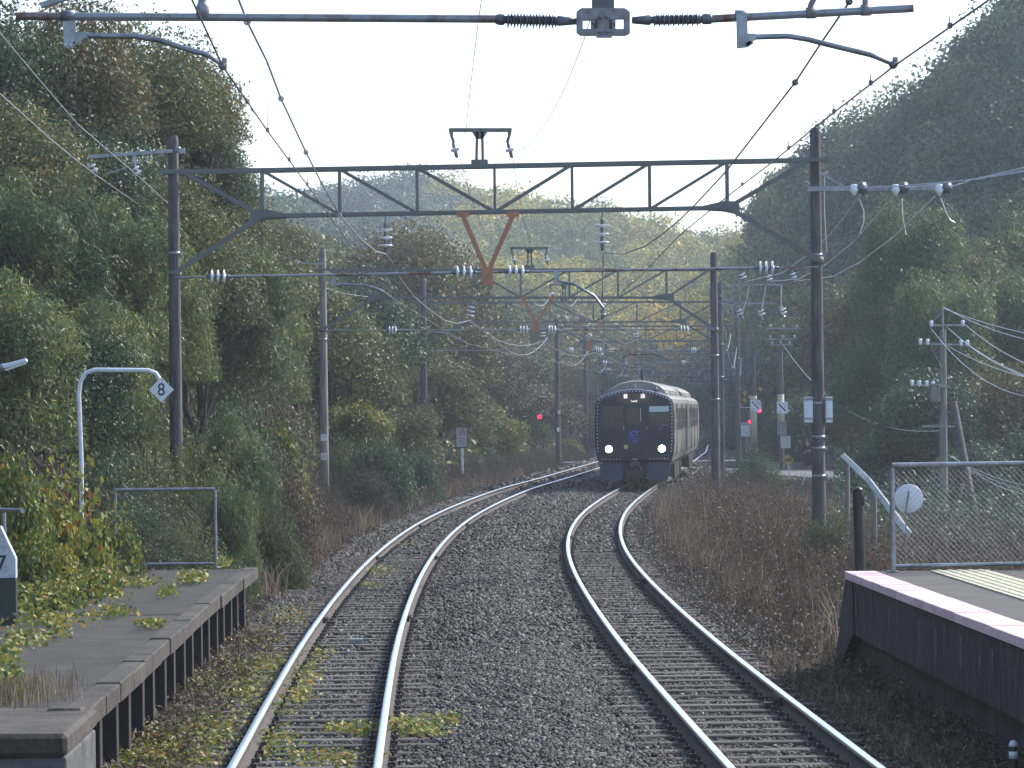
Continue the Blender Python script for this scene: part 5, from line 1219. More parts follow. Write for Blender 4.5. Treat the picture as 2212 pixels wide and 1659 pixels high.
for car in range(2):
    y0_, y1_ = yc, yc + 19.7; xa, xb = (float(xr(y0_)), float(xr(y1_)))
    if car == 0: xa = tf.x
    yaw = -math.atan2(xb - xa, y1_ - y0_); body = MB(); Ln = 19.6
    loft(body, [[(x, y, z) for x, z in loop] for y in ([.25] if car == 0 else [.15]) + [Ln]]) 
    bo = body.build('car_body', m_side, train); bo.location = Vector((xa, y0_, 0)) - tf; bo.rotation_euler = (0, 0, yaw)
    b = MB()   # roof skin and air conditioner
    loft(b, [[(x * 1.002, y, z + .006) for x, z in loop[6:13]] + [(0, y, 3.2)] for y in (.3, Ln - .05)]); b.build('roof_skin', m_roof, bo)
    for (ya, L_) in (((2.6, 2.6), (8.4, 3.2), (14.6, 2.2)) if car == 0 else ((3, 2.4), (8.6, 3.4), (14.2, 2.4))):
        b = MB(); arc = [(-1.08, 3.27), (-1.04, 3.42), (-.85, 3.56), (-.55, 3.69), (-.2, 3.76), (.2, 3.76), (.55, 3.69), (.85, 3.56), (1.04, 3.42), (1.08, 3.27)]
        loft(b, [[(x * s_, y, 3.25 + (z - 3.25) * s_) for x, z in arc] for y, s_ in ((ya, .93), (ya + .18, 1), (ya + L_ - .2, 1), (ya + L_, .93))])
        b.build('air_conditioner', m_roof, bo)
    # sides: doors, windows, door lamps
    for s_ in (1, -1):
        X_ = 1.388 * s_
        def panel(y_a, y_b, z_a, z_b, name, mat, t=.006, off=0):
            b = MB(); b.box((X_ + s_ * off, (y_a + y_b) / 2, (z_a + z_b) / 2), (t, y_b - y_a, z_b - z_a)); return b.build(name, mat, bo)
        for dk, yd in enumerate((2.75, 9.15, 15.55)):
            b = MB(); b.box((X_, yd + .65, 2.0), (.012, 1.32, 1.78)); dr = b.build('door', m_side, bo)
            for q in (0, .65, 1.3):
                g_ = MB(); g_.box((X_ + .006 * s_, yd + q, 2.0), (.008, .03, 1.8)); o = g_.build('door_gap', m_gap, dr)
            for q in (.1, .75):
                g_ = MB(); g_.box((X_ + .009 * s_, yd + q + .22, 2.38), (.006, .42, .72)); o = g_.build('door_window', m_sglass, dr)
            g_ = MB(); g_.box((X_ + .012 * s_, yd + .65, 2.93), (.03, 1.4, .03)); g_.build('rain_gutter', M['galv'], dr)
            for zz in (2.98, 2.3): 
                if dk < 3: g_ = MB(); g_.lathe((X_, yd - .22, zz), (s_, 0, 0), [(0, .03), (.02, .025)], 8); g_.build('door_lamp', m_led, dr)
            nxt = yd + 1.5
            if dk < 2:
                for q in (0, 2.42): panel(nxt + q + .12, nxt + q + 2.3, 1.98, 2.76, 'side_window', m_sglass)
        if car > 0: panel(.5, 2.3, 1.98, 2.76, 'side_window', m_sglass)
        else: panel(.75, 1.35, 1.98, 2.7, 'side_window', m_sglass)
    b = MB()
    b.box((0, Ln / 2, .82), (2.3, Ln - .6, .16))
    for yb_ in (2.6, 16.2):
        for w_ in (-1.05, 1.05):
            for s_ in (-.56, .56): b.lathe((s_ - .03, yb_ + w_, .43), (1, 0, 0), [(0, .43), (.06, .43)], 20)
        b.box((-.9, yb_, .5), (.12, 2.6, .26)); b.box((.9, yb_, .5), (.12, 2.6, .26))
    for (ya, L_) in ((5.2, 2.2), (8, 2.6), (11.4, 2.0)): b.box((.85, ya + L_ / 2, .52), (.75, L_, .5)); b.box((-.85, ya + L_ / 2, .52), (.75, L_, .5))
    b.build('underframe', m_under, bo)
    if car: 
        b = MB(); b.box((0, -.12, 2.0), (1.1, .5, 2.0)); b.build('gangway', M['black'], bo)
    if car == 0:
        rotf = yaw
        def face(name, mat, parent=None, fn=None): 
            b = MB(); fn(b); return b.build(name, mat, parent or bo)
        def fshape(b):
            def ring(y, k, dz): return [(x * k, y, 2.15 + (z - 2.15) * k + dz) for x, z in loop]
            loft(b, [ring(.26, .999, 0), ring(.12, 1.004, 0), ring(.02, .992, 0), ring(-.05, .955, 0)])
        fr = face('cab_front', m_face, bo, fshape)
        fyy = -.053
        def win(x0, x1, z0, z1, nm, mat, parent=fr, y=fyy, d=.012):
            b = MB(); b.box(((x0 + x1) / 2, y, (z0 + z1) / 2), (x1 - x0, d, z1 - z0)); return b.build(nm, mat, parent, bevel=min(.03, (x1 - x0) * .1, (z1 - z0) * .1) if d > .01 else 0)
        win(-1.17, -.39, 2.16, 2.84, 'windscreen', m_glass); w2 = win(.5, 1.24, 2.16, 2.84, 'windscreen', m_glass)
        win(.52, 1.2, 2.66, 2.83, 'pale_blind', pm('pale_green_blind', (.5, .6, .56), .6), y=-.066, d=.008)
        win(.52, 1.2, 2.64, 2.66, 'blind_rod', M['white'], y=-.068, d=.01)
        dw = win(-.26, .24, 1.15, 2.9, 'end_door', m_face, y=-.055, d=.02); win(-.22, .2, 2.2, 2.78, 'door_window', m_glass, parent=dw, y=-.068)
        win(.21, .225, 2.3, 2.78, 'handrail', M['alu_wire'], y=-.085, d=.015); win(-.25, -.242, 2.3, 2.7, 'handrail', M['galv'], y=-.085, d=.015)
        for x_ in (-.37, .42): win(x_ - .01, x_ + .01, 2.0, 2.14, 'grab_handle', M['galv'], y=-.08, d=.03)
        for x_ in (-.5, .55):
            b = MB(); b.tube([(x_, -.07, 2.08), (x_ - .22, -.085, 2.12), (x_ - .3, -.08, 2.45)], .008, 5); b.build('wiper', M['dark'], fr)
        dp = MB(); dp.lathe((0, -.045, 3.15), (0, -1, 0), [(0, .01), (.001, .01)], 4)
        b = MB(); ov = [(.62 * math.copysign(abs(math.cos(a)) ** .5, math.cos(a)), -.055, 3.13 + .19 * math.copysign(abs(math.sin(a)) ** .6, math.sin(a))) for a in [2 * math.pi * k / 40 for k in range(40)]]
        b.prism([(x, y, min(z, 3.27 - abs(x) * .05)) for x, y, z in ov], (0, .03, 0)); disp = b.build('display', m_glass, fr)
        text_mesh('display_text', '普', .17, m_text, disp, (-.3, -.06, 3.18)); text_mesh('display_text', '通', .17, m_text, disp, (.3, -.06, 3.18)); text_mesh('display_text', 'Local', .1, m_text, disp, (0, -.06, 3.02))
        lg = text_mesh('logo', 'CT', .26, m_blue, fr, (0, -.07, 1.87)); win(-.2, .22, 1.72, 1.73, 'logo_line', m_blue, y=-.07, d=.004)
        text_mesh('car_number', '821', .12, m_blue, fr, (.03, -.07, 1.62)); text_mesh('car_number', '821', .08, m_blue, fr, (.93, -.06, 2.03))
        b = MB(); b.lathe((-.3, -.055, 1.42), (0, -1, 0), [(0, .075), (.01, .07)], 16); b.build('yellow_emblem', pm('yellow_emblem', (.5, .5, .2), .4), fr)
        win(-.08, .1, .985, 1.0, 'step_strip', M['white'], y=-.07, d=.02)
        # row of small lamps round the face
        b = MB(); pts = [(x * .955, 2.15 + (z - 2.15) * .958) for x, z in loop[1:-1]]
        acc = 0; seg = []
        for p_, q_ in zip(pts[:-1], pts[1:]): seg.append((p_, q_, math.hypot(q_[0] - p_[0], q_[1] - p_[1])))
        d_ = .0
        for p_, q_, L_ in seg:
            while d_ < L_:
                t = d_ / L_; x, z = p_[0] + (q_[0] - p_[0]) * t, p_[1] + (q_[1] - p_[1]) * t
                b.lathe((x * .985, -.048, 2.15 + (z - 2.15) * .985), (0, -1, 0), [(0, .017), (.012, .013)], 6); d_ += .122
            d_ -= L_
        for x in list(np.arange(-1.12, -.4, .122)) + list(np.arange(.55, 1.2, .122)): b.lathe((x, -.04, 1.0), (0, -1, 0), [(0, .017), (.012, .012)], 6)
        b.build('marker_lamps', m_led, fr)['kind'] = 'stuff'
        for x_ in (-.9, .95):
            b = MB(); b.lathe((x_, -.05, 1.34), (0, -1, 0), [(0, .15), (.012, .145)], 20); hl = b.build('headlight', m_glass, fr)
            b = MB(); b.lathe((x_, -.062, 1.35), (0, -1, 0), [(0, .05), (.006, .045)], 16)
            for k in range(12): b.lathe((x_ + .105 * math.cos(k * .5236), -.062, 1.35 + .105 * math.sin(k * .5236)), (0, -1, 0), [(0, .018), (.006, .016)], 8)
            b.build('headlight_lens', m_lamp, hl)
        for s_ in (-1, 1): b = MB(); b.prism([(s_ * x, -.02, z) for x, z in ((.42, .84), (1.24, .86), (1.2, .4), (1.1, .26), (.42, .26))], (0, .4, 0)); b.build('skirt', m_skirt, bo)
        b = MB(); b.box((0, -.1, .78), (.34, .4, .2)); b.lathe((0, -.3, .8), (0, -1, 0), [(0, .13), (.12, .12)], 12); b.box((.12, -.36, .8), (.1, .2, .2)); b.build('coupler', M['dark'], bo, bevel=.01)
        b = MB(); b.box((0, .05, .5), (.55, .3, .2)); b.box((0, .1, .33), (.7, .2, .05)); b.tube([(-.3, -.1, .7), (-.32, -.15, .5), (-.2, -.12, .38)], .02, 6); b.tube([(.3, -.1, .7), (.33, -.15, .5), (.2, -.12, .38)], .02, 6); b.build('equipment_box', M['dark'], bo, bevel=.01)
        b = MB(); b.box((-.05, .9, 3.5), (.14, .2, .25)); b.box((-.05, .9, 3.42), (.2, .3, .06)); b.build('antenna', m_roof, bo, bevel=.02)
        b = MB(); b.lathe((.75, .45, 3.4), (0, -1, .1), [(0, .03), (.2, .05), (.3, .09)], 12); b.build('horn', M['galv'], bo)
        b = MB(); b.box((0, 7.2, 3.5), (.8, 1.4, .12)); b.beam((.0, 7.6, 3.55), (.0, 6.5, 4.15), .07, .07); b.beam((0, 6.5, 4.15), (0, 7.3, 4.72), .06, .06); b.tube([(-.78, 7.3, 4.62), (-.5, 7.3, 4.76), (.5, 7.3, 4.76), (.78, 7.3, 4.62)], .02, 6); b.tube([(-.5, 7.5, 4.76), (.5, 7.5, 4.76)], .02, 6); b.build('pantograph', M['dark'], bo)
    yc = y1_ + .15

# ------------------------------------------------------------------ the level crossing and its surroundings
m_yel = pm('warning_yellow', (.62, .36, .03), .5, col2=(.45, .26, .04), scale=8)
m_red = pm('red_signal_light', (.8, .02, .05), .3, emit=(1, .015, .06), estr=3)
m_sleeve = pm('pale_yellow_sleeve', (.52, .46, .3), .6, col2=(.42, .37, .25), scale=4)
m_road = pm('worn_asphalt', (.1, .105, .11), .85, col2=(.15, .155, .16), scale=.8, bump=.3, bscale=30)
def roadline(pts, w):
    rows = []
    for i, (x, y) in enumerate(pts):
        a = Vector(pts[max(0, i - 1)]); c = Vector(pts[min(len(pts) - 1, i + 1)]); d = (c - a).normalized(); n = Vector((-d.y, d.x))
        rows.append([(x + n.x * w * t, y + n.y * w * t) for t in (-.5, -.25, 0, .25, .5)])
    V = np.array(rows); Z = hgt(V[..., 0], V[..., 1]) + .05
    return np.concatenate([V, Z[..., None]], -1), len(pts)
rp = [(9.5, 178), (12, 172), (14.2, 163), (15.5, 150), (17, 138), (20, 122), (26, 104), (40, 80)]
rp2 = []
for a_, b_ in zip(rp[:-1], rp[1:]):
    for k in range(6): rp2.append((a_[0] + (b_[0] - a_[0]) * k / 6, a_[1] + (b_[1] - a_[1]) * k / 6))
V, n_ = roadline(rp2, 4.2); i_ = np.arange(V.shape[0] * 5).reshape(-1, 5)
Qs = np.stack([i_[:-1, :-1], i_[:-1, 1:], i_[1:, 1:], i_[1:, :-1]], -1).reshape(-1, 4)
o = link('road', np_mesh('road', V, Qs, m_road, smooth=True)); tag(o, kind='structure')
b = MB()
for x0_, x1_, y_ in ((float(xl(186)) - 2.6, float(xr(186)) + 3.2, 186),): b.prism([(x0_, y_ - 2, -.06), (x1_, y_ - 2, -.06), (x1_, y_ + 2, -.06), (x0_, y_ + 2, -.06)], (0, 0, -.35))
o = b.build('crossing_road', m_road); tag(o, kind='structure')

def crossbuck(root, c, L, w, inv):
    for s_ in (1, -1):
        d = Vector((math.cos(.62), 0, s_ * math.sin(.62))); m_ = MB(); m_.beam(c - d * L + inv + Vector((0, .01 * s_, 0)), c + d * L + inv + Vector((0, .01 * s_, 0)), .012, w); arm = m_.build('crossbuck_arm', M['black'], root)
        m_ = MB()
        for k in range(-2, 3):
            p = c + d * (k * L * .42) + inv; m_.beam(p - d * L * .1 + Vector((0, -.012 + .01 * s_, 0)), p + d * L * .1 + Vector((0, -.012 + .01 * s_, 0)), .008, w * .98)
        m_.build('yellow_stripe', m_yel, arm)
def siglight(root, c, r, inv, lit):
    m_ = MB(); m_.lathe(c + inv, (0, -1, 0), [(-.1, r * .7), (0, r * 1.7), (.02, r * 1.7)], 20); h = m_.build('light_hood', M['black'], root)
    m_ = MB(); m_.lathe(c + inv + Vector((0, -.025, 0)), (0, -1, 0), [(0, r), (.012, r * .8)], 16); m_.build('red_lens', m_red if lit else pm('unlit_red_lens', (.15, .01, .01), .3), h)
# right crossing warning post
Yc = 181; c0 = P(1622, 980, Yc); rc = empty('crossing_signal', (c0.x, Yc, hg(c0.x, Yc))); ic = -Vector(rc.location); tag(rc, 'right level crossing warning post with yellow and black crossbuck and two lit red lights', 'crossing signal')
b = MB(); b.tube([Vector((c0.x, Yc + .08, -.5)) + ic, P(1622, 838, Yc + .08) + ic], .05, 10); b.build('post', M['dark'], rc)
crossbuck(rc, P(1620, 857, Yc - .1), .8, .2, ic)
siglight(rc, P(1640.5, 887, Yc - .15), .11, ic, True); siglight(rc, P(1620, 911, Yc - .15), .09, ic, True); siglight(rc, P(1603, 890, Yc - .15), .1, ic, False)
b = MB(); b.beam(P(1598, 880, Yc - .05) + ic, P(1646, 880, Yc - .05) + ic, .04, .04); b.box(P(1602, 880, Yc - .3) + ic, (.34, .2, .025)); b.box(P(1642, 879, Yc - .3) + ic, (.22, .2, .02)); b.build('light_bracket', M['white'], rc)  # hood bars coloured white to stand for the glints on them
# left one
Yc = 190; c0 = P(1173, 980, Yc); rc = empty('crossing_signal', (c0.x, Yc, hg(c0.x, Yc))); ic = -Vector(rc.location); tag(rc, 'left level crossing warning post with one lit red light against the bank', 'crossing signal')
b = MB(); b.tube([Vector((c0.x, Yc + .08, -.5)) + ic, P(1172, 858, Yc + .08) + ic], .05, 10); b.build('post', M['dark'], rc)
crossbuck(rc, P(1171, 873, Yc - .1), .5, .13, ic); siglight(rc, P(1165.5, 900.5, Yc - .15), .13, ic, True); siglight(rc, P(1179, 900, Yc - .15), .12, ic, False)
b = MB(); b.box(P(1175, 857, Yc) + ic, (.5, .3, .05)); b.build('top_bar', M['white'], rc)
b = MB(); b.beam(P(1160, 893, Yc - .05) + ic, P(1184, 893, Yc - .05) + ic, .05, .05); b.build('light_bracket', M['dark'], rc)
# sleeved utility poles with warning plates
def sleeved(px, Y, ytop, ysl0, ysl1, label, plate, stripe, arms):
    x = P(px, 900, Y).x; z0 = hg(x, Y); root = empty('utility_pole', (x, Y, z0)); iv = -Vector(root.location); tag(root, label, 'utility pole')
    zt = P(px, ytop, Y).z; b = MB(); b.tube([(0, 0, -.3), (0, 0, zt - z0)], [.17, .12], 14); b.build('shaft', M['concrete_dark'], root)
    za, zb = P(px, ysl0, Y).z - z0, P(px, ysl1, Y).z - z0; b = MB(); b.lathe((0, 0, zb), (0, 0, 1), [(0, .178), (za - zb, .172)], 16); b.build('yellow_sleeve', m_sleeve, root)
    c_ = P(*plate, Y - .2) + iv; b = MB(); b.box(c_, (.54, .01, .56)); pl_ = b.build('warning_plate', M['white'], root, bevel=.003)
    b = MB(); b.beam(c_ + Vector((-.18, -.008, .2)), c_ + Vector((.17, -.008, -.17)), .006, .075); b.build('diagonal_bar', stripe, pl_)
    for q in ((.14, .18), (.05, .2), (.2, .08), (.12, .07), (-.18, -.2), (-.08, -.19)): 
        b = MB(); b.box(c_ + Vector((q[0], -.007, q[1])), (.05, .003, .045)); b.build('lettering', m_ink, pl_)
    for (xa, ya, xb, yb) in arms:
        b = MB(); b.beam(P(xa, ya, Y - .2) + iv, P(xb, yb, Y - .2) + iv, .05, .06)
        for t in (.1, .5, .9):
            q = (P(xa, ya, Y - .2) + iv).lerp(P(xb, yb, Y - .2) + iv, t); b.lathe(q, (0, 0, 1), [(0, .03), (.05, .07), (.1, .04), (.14, .06), (.18, .02)], 8)
        b.build('crossarm', M['galv'], root)
    return root, iv
m_rstripe = pm('faded_red_stripe', (.35, .1, .1), .6)
u1, iu1 = sleeved(1628, 178, 753, 855, 962, 'pole with a pale yellow sleeve and red striped plate, left of the two', (1632, 876), m_rstripe, [])
u2, iu2 = sleeved(1687, 172, 752, 852, 925, 'pole with a pale yellow sleeve and black striped plate, right of the two', (1690, 881), m_ink, [(1657, 709, 1728, 710), (1657, 733, 1722, 732), (1662, 745, 1710, 745)])
b = MB(); b.box(P(1689, 925, 171.7) + iu2, (.46, .2, .7)); b.build('switch_box', M['concrete'], u2, bevel=.01)
b = MB(); b.box(P(1697, 955, 171.5) + iu2, (.5, .02, .6)); pl_ = b.build('cream_plate', pm('cream_plate', (.45, .44, .38), .6, col2=(.3, .3, .27), scale=9), u2)
b = MB(); b.tube([P(1693, 968, 171.55) + iu2, P(1693, 1015, 171.55) + iu2], .03, 6); b.build('plate_post', M['galv'], u2)
bx = P(1612, 930, 183); rb_ = empty('crossing_box', (bx.x, 183, hg(bx.x, 183))); tag(rb_, 'pale blue white equipment box on a leg beside the crossing', 'equipment box')
b = MB(); b.box(P(1612, 930, 183) - rb_.location, (.54, .4, .64)); b.build('box', M['white'], rb_, bevel=.01)
b = MB(); b.box(P(1612, 914, 183) - rb_.location, (.6, .46, .04)); b.build('lid', M['white'], rb_)
zb = (P(1612, 945, 183) - rb_.location).z; b = MB(); b.tube([(0, 0, -.1), (0, 0, zb)], .06, 8); b.build('leg', M['galv'], rb_)
# yellow diamond sign
Yd = 136; cd = P(1702, 993, Yd); rd_ = empty('warning_sign', (cd.x, Yd, hg(cd.x, Yd))); idd = -Vector(rd_.location); tag(rd_, 'orange yellow diamond warning sign on a thin white post by the road', 'sign')
b = MB(); b.prism([P(1702, 993, Yd) + idd + Vector((x, 0, z)) for x, z in ((.23, -.02), (.2, .03), (.03, .21), (-.03, .21), (-.2, .03), (-.23, -.02), (-.03, -.24), (.03, -.24))], (0, .01, 0)); pl_ = b.build('diamond_plate', m_yel, rd_)
for z_ in (.025, -.045): b = MB(); b.beam(P(1702, 993, Yd) + idd + Vector((-.15, -.006, z_ - .01)), P(1702, 993, Yd) + idd + Vector((.15, -.006, z_ + .015)), .004, .04); b.build('black_bar', m_ink, pl_)
b = MB(); b.tube([P(1703, 1006, Yd + .05) + idd, P(1708, 1050, Yd + .05) + idd], .022, 8); b.build('post', M['white'], rd_)
b = MB(); b.box(P(1706, 1010, Yd) + idd, (.2, .06, .1)); b.build('post_clamp', M['galv'], rd_)
b = MB(); q0 = P(1735, 1062, 128); b.tube([P(x, y, 128) - q0 for x, y in ((1733, 1062), (1734, 1040), (1740, 1030), (1750, 1027))], .02, 6); o = b.build('bent_pipe', M['white'], loc=q0); tag(o, 'small bent white pipe sticking out of the verge beside the yellow diamond sign', 'pipe')
# notice board left of the tracks
Yn = 135; cn = P(997, 944.5, Yn); rn = empty('notice_board', (cn.x, Yn, hg(cn.x, Yn))); inn = -Vector(rn.location); tag(rn, 'white notice board with green border and two red characters on a white post', 'sign')
m_green = pm('green_border', (.03, .12, .1), .6); m_rtx = pm('faded_red_lettering', (.45, .09, .09), .6)
b = MB(); b.box(cn + inn, (.49, .02, .84)); bd = b.build('green_frame', m_green, rn)
b = MB(); b.box(cn + inn + Vector((0, -.014, 0)), (.4, .008, .74)); b.build('white_panel', pm('pale_grey_panel', (.5, .54, .52), .6, col2=(.42, .43, .42), scale=7), bd)
text_mesh('lettering', '通', .33, m_rtx, bd, cn + inn + Vector((0, -.02, .19)), depth=.003); text_mesh('lettering', '可', .33, m_rtx, bd, cn + inn + Vector((0, -.02, -.18)), depth=.003)
b = MB(); b.tube([P(997.5, 965, Yn + .05) + inn, P(999, 1022, Yn + .05) + inn], .05, 8); b.build('post', M['white'], rn)
Yg = 165; cg_ = P(1063, 915, Yg); rg = empty('marker_post', (cg_.x, Yg, hg(cg_.x, Yg))); ig = -Vector(rg.location); tag(rg, 'thin grey post with a small box, right of the notice board', 'post')
b = MB(); b.tube([Vector((0, 0, -.2)), P(1063, 883, Yg) + ig], .03, 8); b.build('post', M['galv'], rg); b = MB(); b.box(P(1063, 927, Yg - .05) + ig, (.16, .1, .4)); b.build('box', M['galv'], rg)
# plates on the fourth gantry pole
r4, i4, _q = g4
for (x, y, lab) in ((1208, 890, 1), (1206, 928, 1)): b = MB(); b.box(P(x, y, 179.75) + i4, (.15, .01, .22)); b.build('number_plate', M['white'], r4)
# signal mast seen from behind
Ym = 232; cm_ = P(1277, 900, Ym); rm = empty('signal_mast', (cm_.x, Ym, hg(cm_.x, Ym))); im = -Vector(rm.location); tag(rm, 'grey signal mast with ladder seen left of the train in haze', 'railway signal')
b = MB(); b.tube([Vector((0, 0, -.3)), P(1277, 800, Ym) + im], .07, 8); b.build('mast', M['galv'], rm)
b = MB()
for s_ in (-.16, .16): b.tube([Vector((s_ + .3, 0, 0)), P(1277, 812, Ym) + im + Vector((s_ + .3, 0, 0))], .02, 5)
zt_ = (P(1277, 812, Ym) + im).z
for k in range(int(zt_ / .35)): b.tube([Vector((.14, 0, .2 + k * .35)), Vector((.46, 0, .2 + k * .35))], .015, 5)
b.build('ladder', M['galv'], rm)
b = MB(); b.box(P(1270, 826, Ym) + im, (.5, .25, 1.3)); b.build('signal_head', M['concrete'], rm, bevel=.03); b = MB(); b.box(P(1274, 850, Ym) + im, (.9, .6, .06)); b.build('platform', M['galv'], rm)

# ------------------------------------------------------------------ utility pole with crossarms on the right
Yu = 112; xu = P(2038, 1100, Yu).x; zu = hg(xu, Yu); ru = empty('utility_pole', (xu, Yu, zu)); iu = -Vector(ru.location); tag(ru, 'slender utility pole with crossarms and transformer above the chain link fence', 'utility pole')
b = MB(); b.tube([(0, 0, -.6), P(2037, 712, Yu) + iu], [.15, .1], 14); b.build('shaft', M['concrete'], ru)
b = MB(); b.tube([P(2037, 730, Yu - .12) + iu, P(2036, 664, Yu - .12) + iu], .03, 8); b.build('top_rod', M['galv'], ru)
for (xa, ya, xb, yb, ins) in ((2008, 703, 2083, 702, (2012, 2080)), (1985, 742, 2092, 745, (1988, 2004, 2076, 2090)), (1968, 831, 2052, 835, (1970, 1986, 2002, 2016)), (1992, 921, 2075, 921, ())):
    b = MB(); b.beam(P(xa, ya, Yu - .15) + iu, P(xb, yb, Yu - .15) + iu, .06, .06); b.build('crossarm', M['galv'], ru)
    for x in ins:
        y_ = ya + (yb - ya) * (x - xa) / (xb - xa); b = MB(); b.lathe(P(x, y_, Yu - .2) + iu, (0, 0, 1), [(-.05, .03), (.03, .06), (.07, .05), (.11, .07), (.16, .03)], 10); b.build('pin_insulator', M['porcelain'], ru)
b = MB(); b.tube([P(2010, 745, Yu - .2) + iu, P(2034, 795, Yu - .2) + iu], .015, 5); b.tube([P(2012, 700, Yu - .2) + iu, P(2034, 675, Yu - .2) + iu], .012, 5); b.build('brace', M['galv'], ru)
b = MB(); b.box(P(2020, 850, Yu - .25) + iu, (.3, .3, .52)); b.box(P(2020, 831, Yu - .25) + iu, (.36, .36, .05)); b.build('transformer', M['concrete'], ru, bevel=.02)
b = MB(); b.tube([P(2061, 870, Yu + .2) + iu, P(2116, 1165, Yu - 3) + iu], [.1, .12], 12); b.build('strut', M['concrete_dark'], ru)
GU = 'power lines from the utility pole'
for (y0_, x0_, y1_, sg, lb) in ((663, 2038, 716, .25, 'topmost power line running right from the utility pole'), (667, 2040, 712, .12, 'second power line from the top, nearly touching the topmost'), (700, 2083, 772, .3, 'power line from the right end of the upper crossarm'), (706, 2045, 788, .4, 'power line from the middle of the upper crossarm'), (708, 2010, 792, .9, 'power line from the left end of the upper crossarm'), (746, 2045, 798, .25, 'power line from the middle of the second crossarm'), (744, 2090, 806, .2, 'power line from the right end of the second crossarm')):
    wire('power_line', sag(P(x0_, y0_, Yu - .2), P(2330, y1_ + (y1_ - y0_) * .65, 92), sg), .009, M['alu_wire'], lb, GU)
wire('power_line', sag(P(1691, 744, 171.8), P(2034, 930, Yu - .1), 1.25, 20), .011, M['alu_wire'], 'cable sagging from the sleeved pole to the foot of the crossarm pole', GU)
for k in range(3): wire('power_line', sag(P(2052 + 3 * k, 985, Yu - .1), P(2330, 1058 + 6 * k, 96), .3 + .1 * k), .008, M['alu_wire'], ('low cable behind the chain link fence, upper one', 'low cable behind the chain link fence, middle one', 'low cable behind the chain link fence, lowest one')[k], GU)

# ------------------------------------------------------------------ person waiting at the crossing
def skin_body(name, verts, edges, mat, parent, lvl=1):
    me = bpy.data.meshes.new(name); me.from_pydata([v[:3] for v in verts], edges, []); o = bpy.data.objects.new(name, me); COL.objects.link(o)
    md = o.modifiers.new('s', 'SKIN'); 
    for i, v in enumerate(verts):
        sv = me.skin_vertices[0].data[i]; sv.radius = (v[3], v[4] if len(v) > 4 else v[3]); sv.use_root = (i == 0)
    m2 = o.modifiers.new('u', 'SUBSURF'); m2.levels = lvl; m2.render_levels = lvl
    bpy.context.view_layer.update(); dg = bpy.context.evaluated_depsgraph_get(); ne = bpy.data.meshes.new_from_object(o.evaluated_get(dg), depsgraph=dg)
    bpy.data.objects.remove(o); ne.materials.clear(); ne.materials.append(mat); ne.polygons.foreach_set('use_smooth', [True] * len(ne.polygons)); return link(name, ne, parent)
Yp = 176; fp = P(1744, 1006, Yp); fp.z = hg(fp.x, Yp) + .02
per = empty('person', fp, .25); tag(per, 'person in dark clothes standing with hands together beside the nearest right pole', 'person'); K = 1.5 / 1.7
m_skin = pm('skin', (.42, .27, .2), .55); m_coat = pm('dark_coat', (.012, .013, .018), .85, col2=(.02, .02, .026), scale=9); m_hair = pm('black_hair', (.01, .009, .009), .5)
V = [(0, 0, .92, .15, .11), (0, 0, 1.1, .13, .1), (0, 0, 1.3, .16, .11), (0, .01, 1.42, .1, .08), (0, 0, 1.5, .05, .05), (0, -.01, 1.56, .062, .075), (0, -.01, 1.64, .075, .09), (0, 0, 1.7, .05, .06),
     (.17, 0, 1.38, .055), (.22, .02, 1.12, .042), (.12, -.2, 1.04, .03), (.04, -.27, 1.03, .025),
     (-.17, 0, 1.38, .055), (-.22, .02, 1.12, .042), (-.12, -.2, 1.04, .03), (-.04, -.27, 1.03, .025),
     (.09, 0, .86, .095), (.1, -.01, .5, .062), (.1, .02, .1, .042), (.11, -.1, .03, .035), (.115, -.17, .025, .025),
     (-.09, 0, .86, .095), (-.1, -.01, .5, .062), (-.1, .02, .1, .042), (-.11, -.1, .03, .035), (-.115, -.17, .025, .025)]
for s_ in (0, 1):
    sx = -1 if s_ else 1; base = 15 if s_ else 11
    for f_i, (dx, dz, L_) in enumerate(((.0, .028, .05), (-.005, .01, .062), (-.01, -.008, .058), (-.012, -.026, .046))):
        V += [(sx * (.03 + dx), -.295, 1.03 + dz, .009), (sx * (.0 + dx), -.31, 1.03 + dz - .006, .008), (sx * (.02 - L_), -.305 - .006 * s_, 1.025 + dz - .012, .006)]
    V += [(sx * .05, -.29, 1.06, .01), (sx * .03, -.31, 1.075, .008)]
E_ = [(0, 1), (1, 2), (2, 3), (3, 4), (4, 5), (5, 6), (6, 7), (3, 8), (8, 9), (9, 10), (10, 11), (3, 12), (12, 13), (13, 14), (14, 15), (0, 16), (16, 17), (17, 18), (18, 19), (19, 20), (0, 21), (21, 22), (22, 23), (23, 24), (24, 25)]
n0 = 26
for s_ in (0, 1):
    base = 15 if s_ else 11
    for f_i in range(4): k = n0 + 14 * s_ + 3 * f_i; E_ += [(base, k), (k, k + 1), (k + 1, k + 2)]
    k = n0 + 14 * s_ + 12; E_ += [(base, k), (k, k + 1)]
V = [tuple(c * K for c in v) for v in V]
bdy = skin_body('body', V, E_, m_skin, per, 2)
Vc = [(0, .005, .5, .2, .15), (0, 0, .92, .17, .13), (0, 0, 1.1, .15, .12), (0, 0, 1.3, .18, .13), (0, .01, 1.43, .11, .09), (.18, 0, 1.38, .07), (.225, .02, 1.12, .058), (.13, -.19, 1.045, .045), (-.18, 0, 1.38, .07), (-.225, .02, 1.12, .058), (-.13, -.19, 1.045, .045)]
skin_body('coat', [tuple(c * K for c in v) for v in Vc], [(0, 1), (1, 2), (2, 3), (3, 4), (3, 5), (5, 6), (6, 7), (3, 8), (8, 9), (9, 10)], m_coat, per, 2)
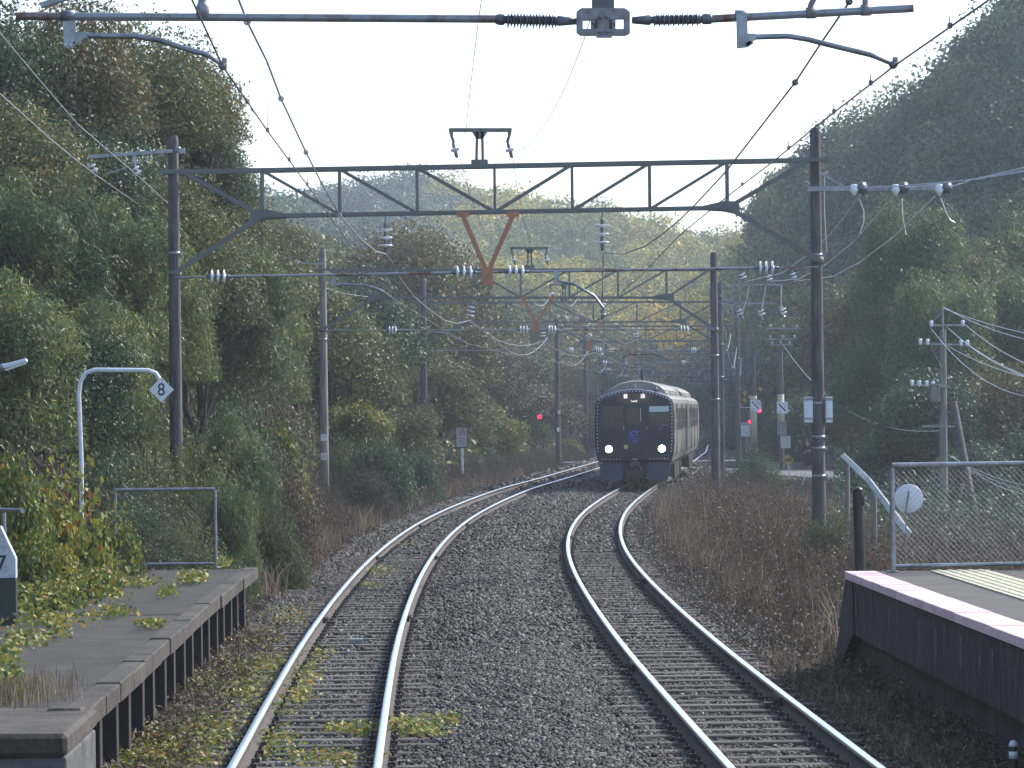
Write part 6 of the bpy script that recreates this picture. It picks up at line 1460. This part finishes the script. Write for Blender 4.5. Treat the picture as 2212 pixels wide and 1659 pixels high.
Vl = [(0, .0, .8, .1), (.09, 0, .8, .105), (.1, -.01, .5, .075), (.1, .02, .1, .06), (-.09, 0, .8, .105), (-.1, -.01, .5, .075), (-.1, .02, .1, .06)]
skin_body('trousers', [tuple(c * K for c in v) for v in Vl], [(0, 1), (1, 2), (2, 3), (0, 4), (4, 5), (5, 6)], m_coat, per, 1)
for s_ in (-1, 1): skin_body('shoe', [tuple(c * K for c in v) for v in ((.105 * s_, .05, .04, .042), (.11 * s_, -.08, .035, .045), (.115 * s_, -.18, .028, .03))], [(0, 1), (1, 2)], M['black'], per, 1)
b = MB(); b.lathe((0, .012 * K, 1.585 * K), (0, .12, 1), [(-.06 * K, .085 * K), (0, .096 * K), (.06 * K, .098 * K), (.11 * K, .08 * K), (.14 * K, .03 * K)], 16); hr = b.build('hair', m_hair, per); hr.location = (0, .018 * K, .02 * K)
b = MB()
for s_ in (-1, 1): b.lathe((.03 * s_ * K, -.088 * K, 1.625 * K), (0, -1, 0), [(0, .011 * K), (.008 * K, .005 * K)], 8)
b.build('eyes', M['black'], bdy)
b = MB(); b.prism([(0, -.085 * K, 1.62 * K), (.014 * K, -.09 * K, 1.585 * K), (0, -.112 * K, 1.585 * K), (-.014 * K, -.09 * K, 1.585 * K)], (0, -.004, -.003)); b.build('nose', m_skin, bdy)
b = MB(); b.box((0, -.087 * K, 1.555 * K), (.045 * K, .012, .009)); b.build('mouth', pm('lips', (.3, .1, .09), .6), bdy)
for s_ in (-1, 1): b = MB(); b.lathe((.08 * s_ * K, 0, 1.6 * K), (s_, 0, 0), [(0, .024 * K), (.012 * K, .02 * K)], 8); b.build('ear', m_skin, bdy)
# ------------------------------------------------------------------ haze
mh = bpy.data.materials.new('haze_air'); mh.use_nodes = True
for n_ in list(mh.node_tree.nodes): mh.node_tree.nodes.remove(n_)
pv = mh.node_tree.nodes.new('ShaderNodeVolumePrincipled'); mo = mh.node_tree.nodes.new('ShaderNodeOutputMaterial')
pv.inputs['Color'].default_value = (.78, .88, 1, 1); pv.inputs['Density'].default_value = .00042; pv.inputs['Anisotropy'].default_value = .2
mh.node_tree.links.new(pv.outputs[0], mo.inputs['Volume'])
b = MB(); b.box((0, 690, 46), (1500, 1700, 96)); hz = b.build('haze', mh); tag(hz, kind='stuff')
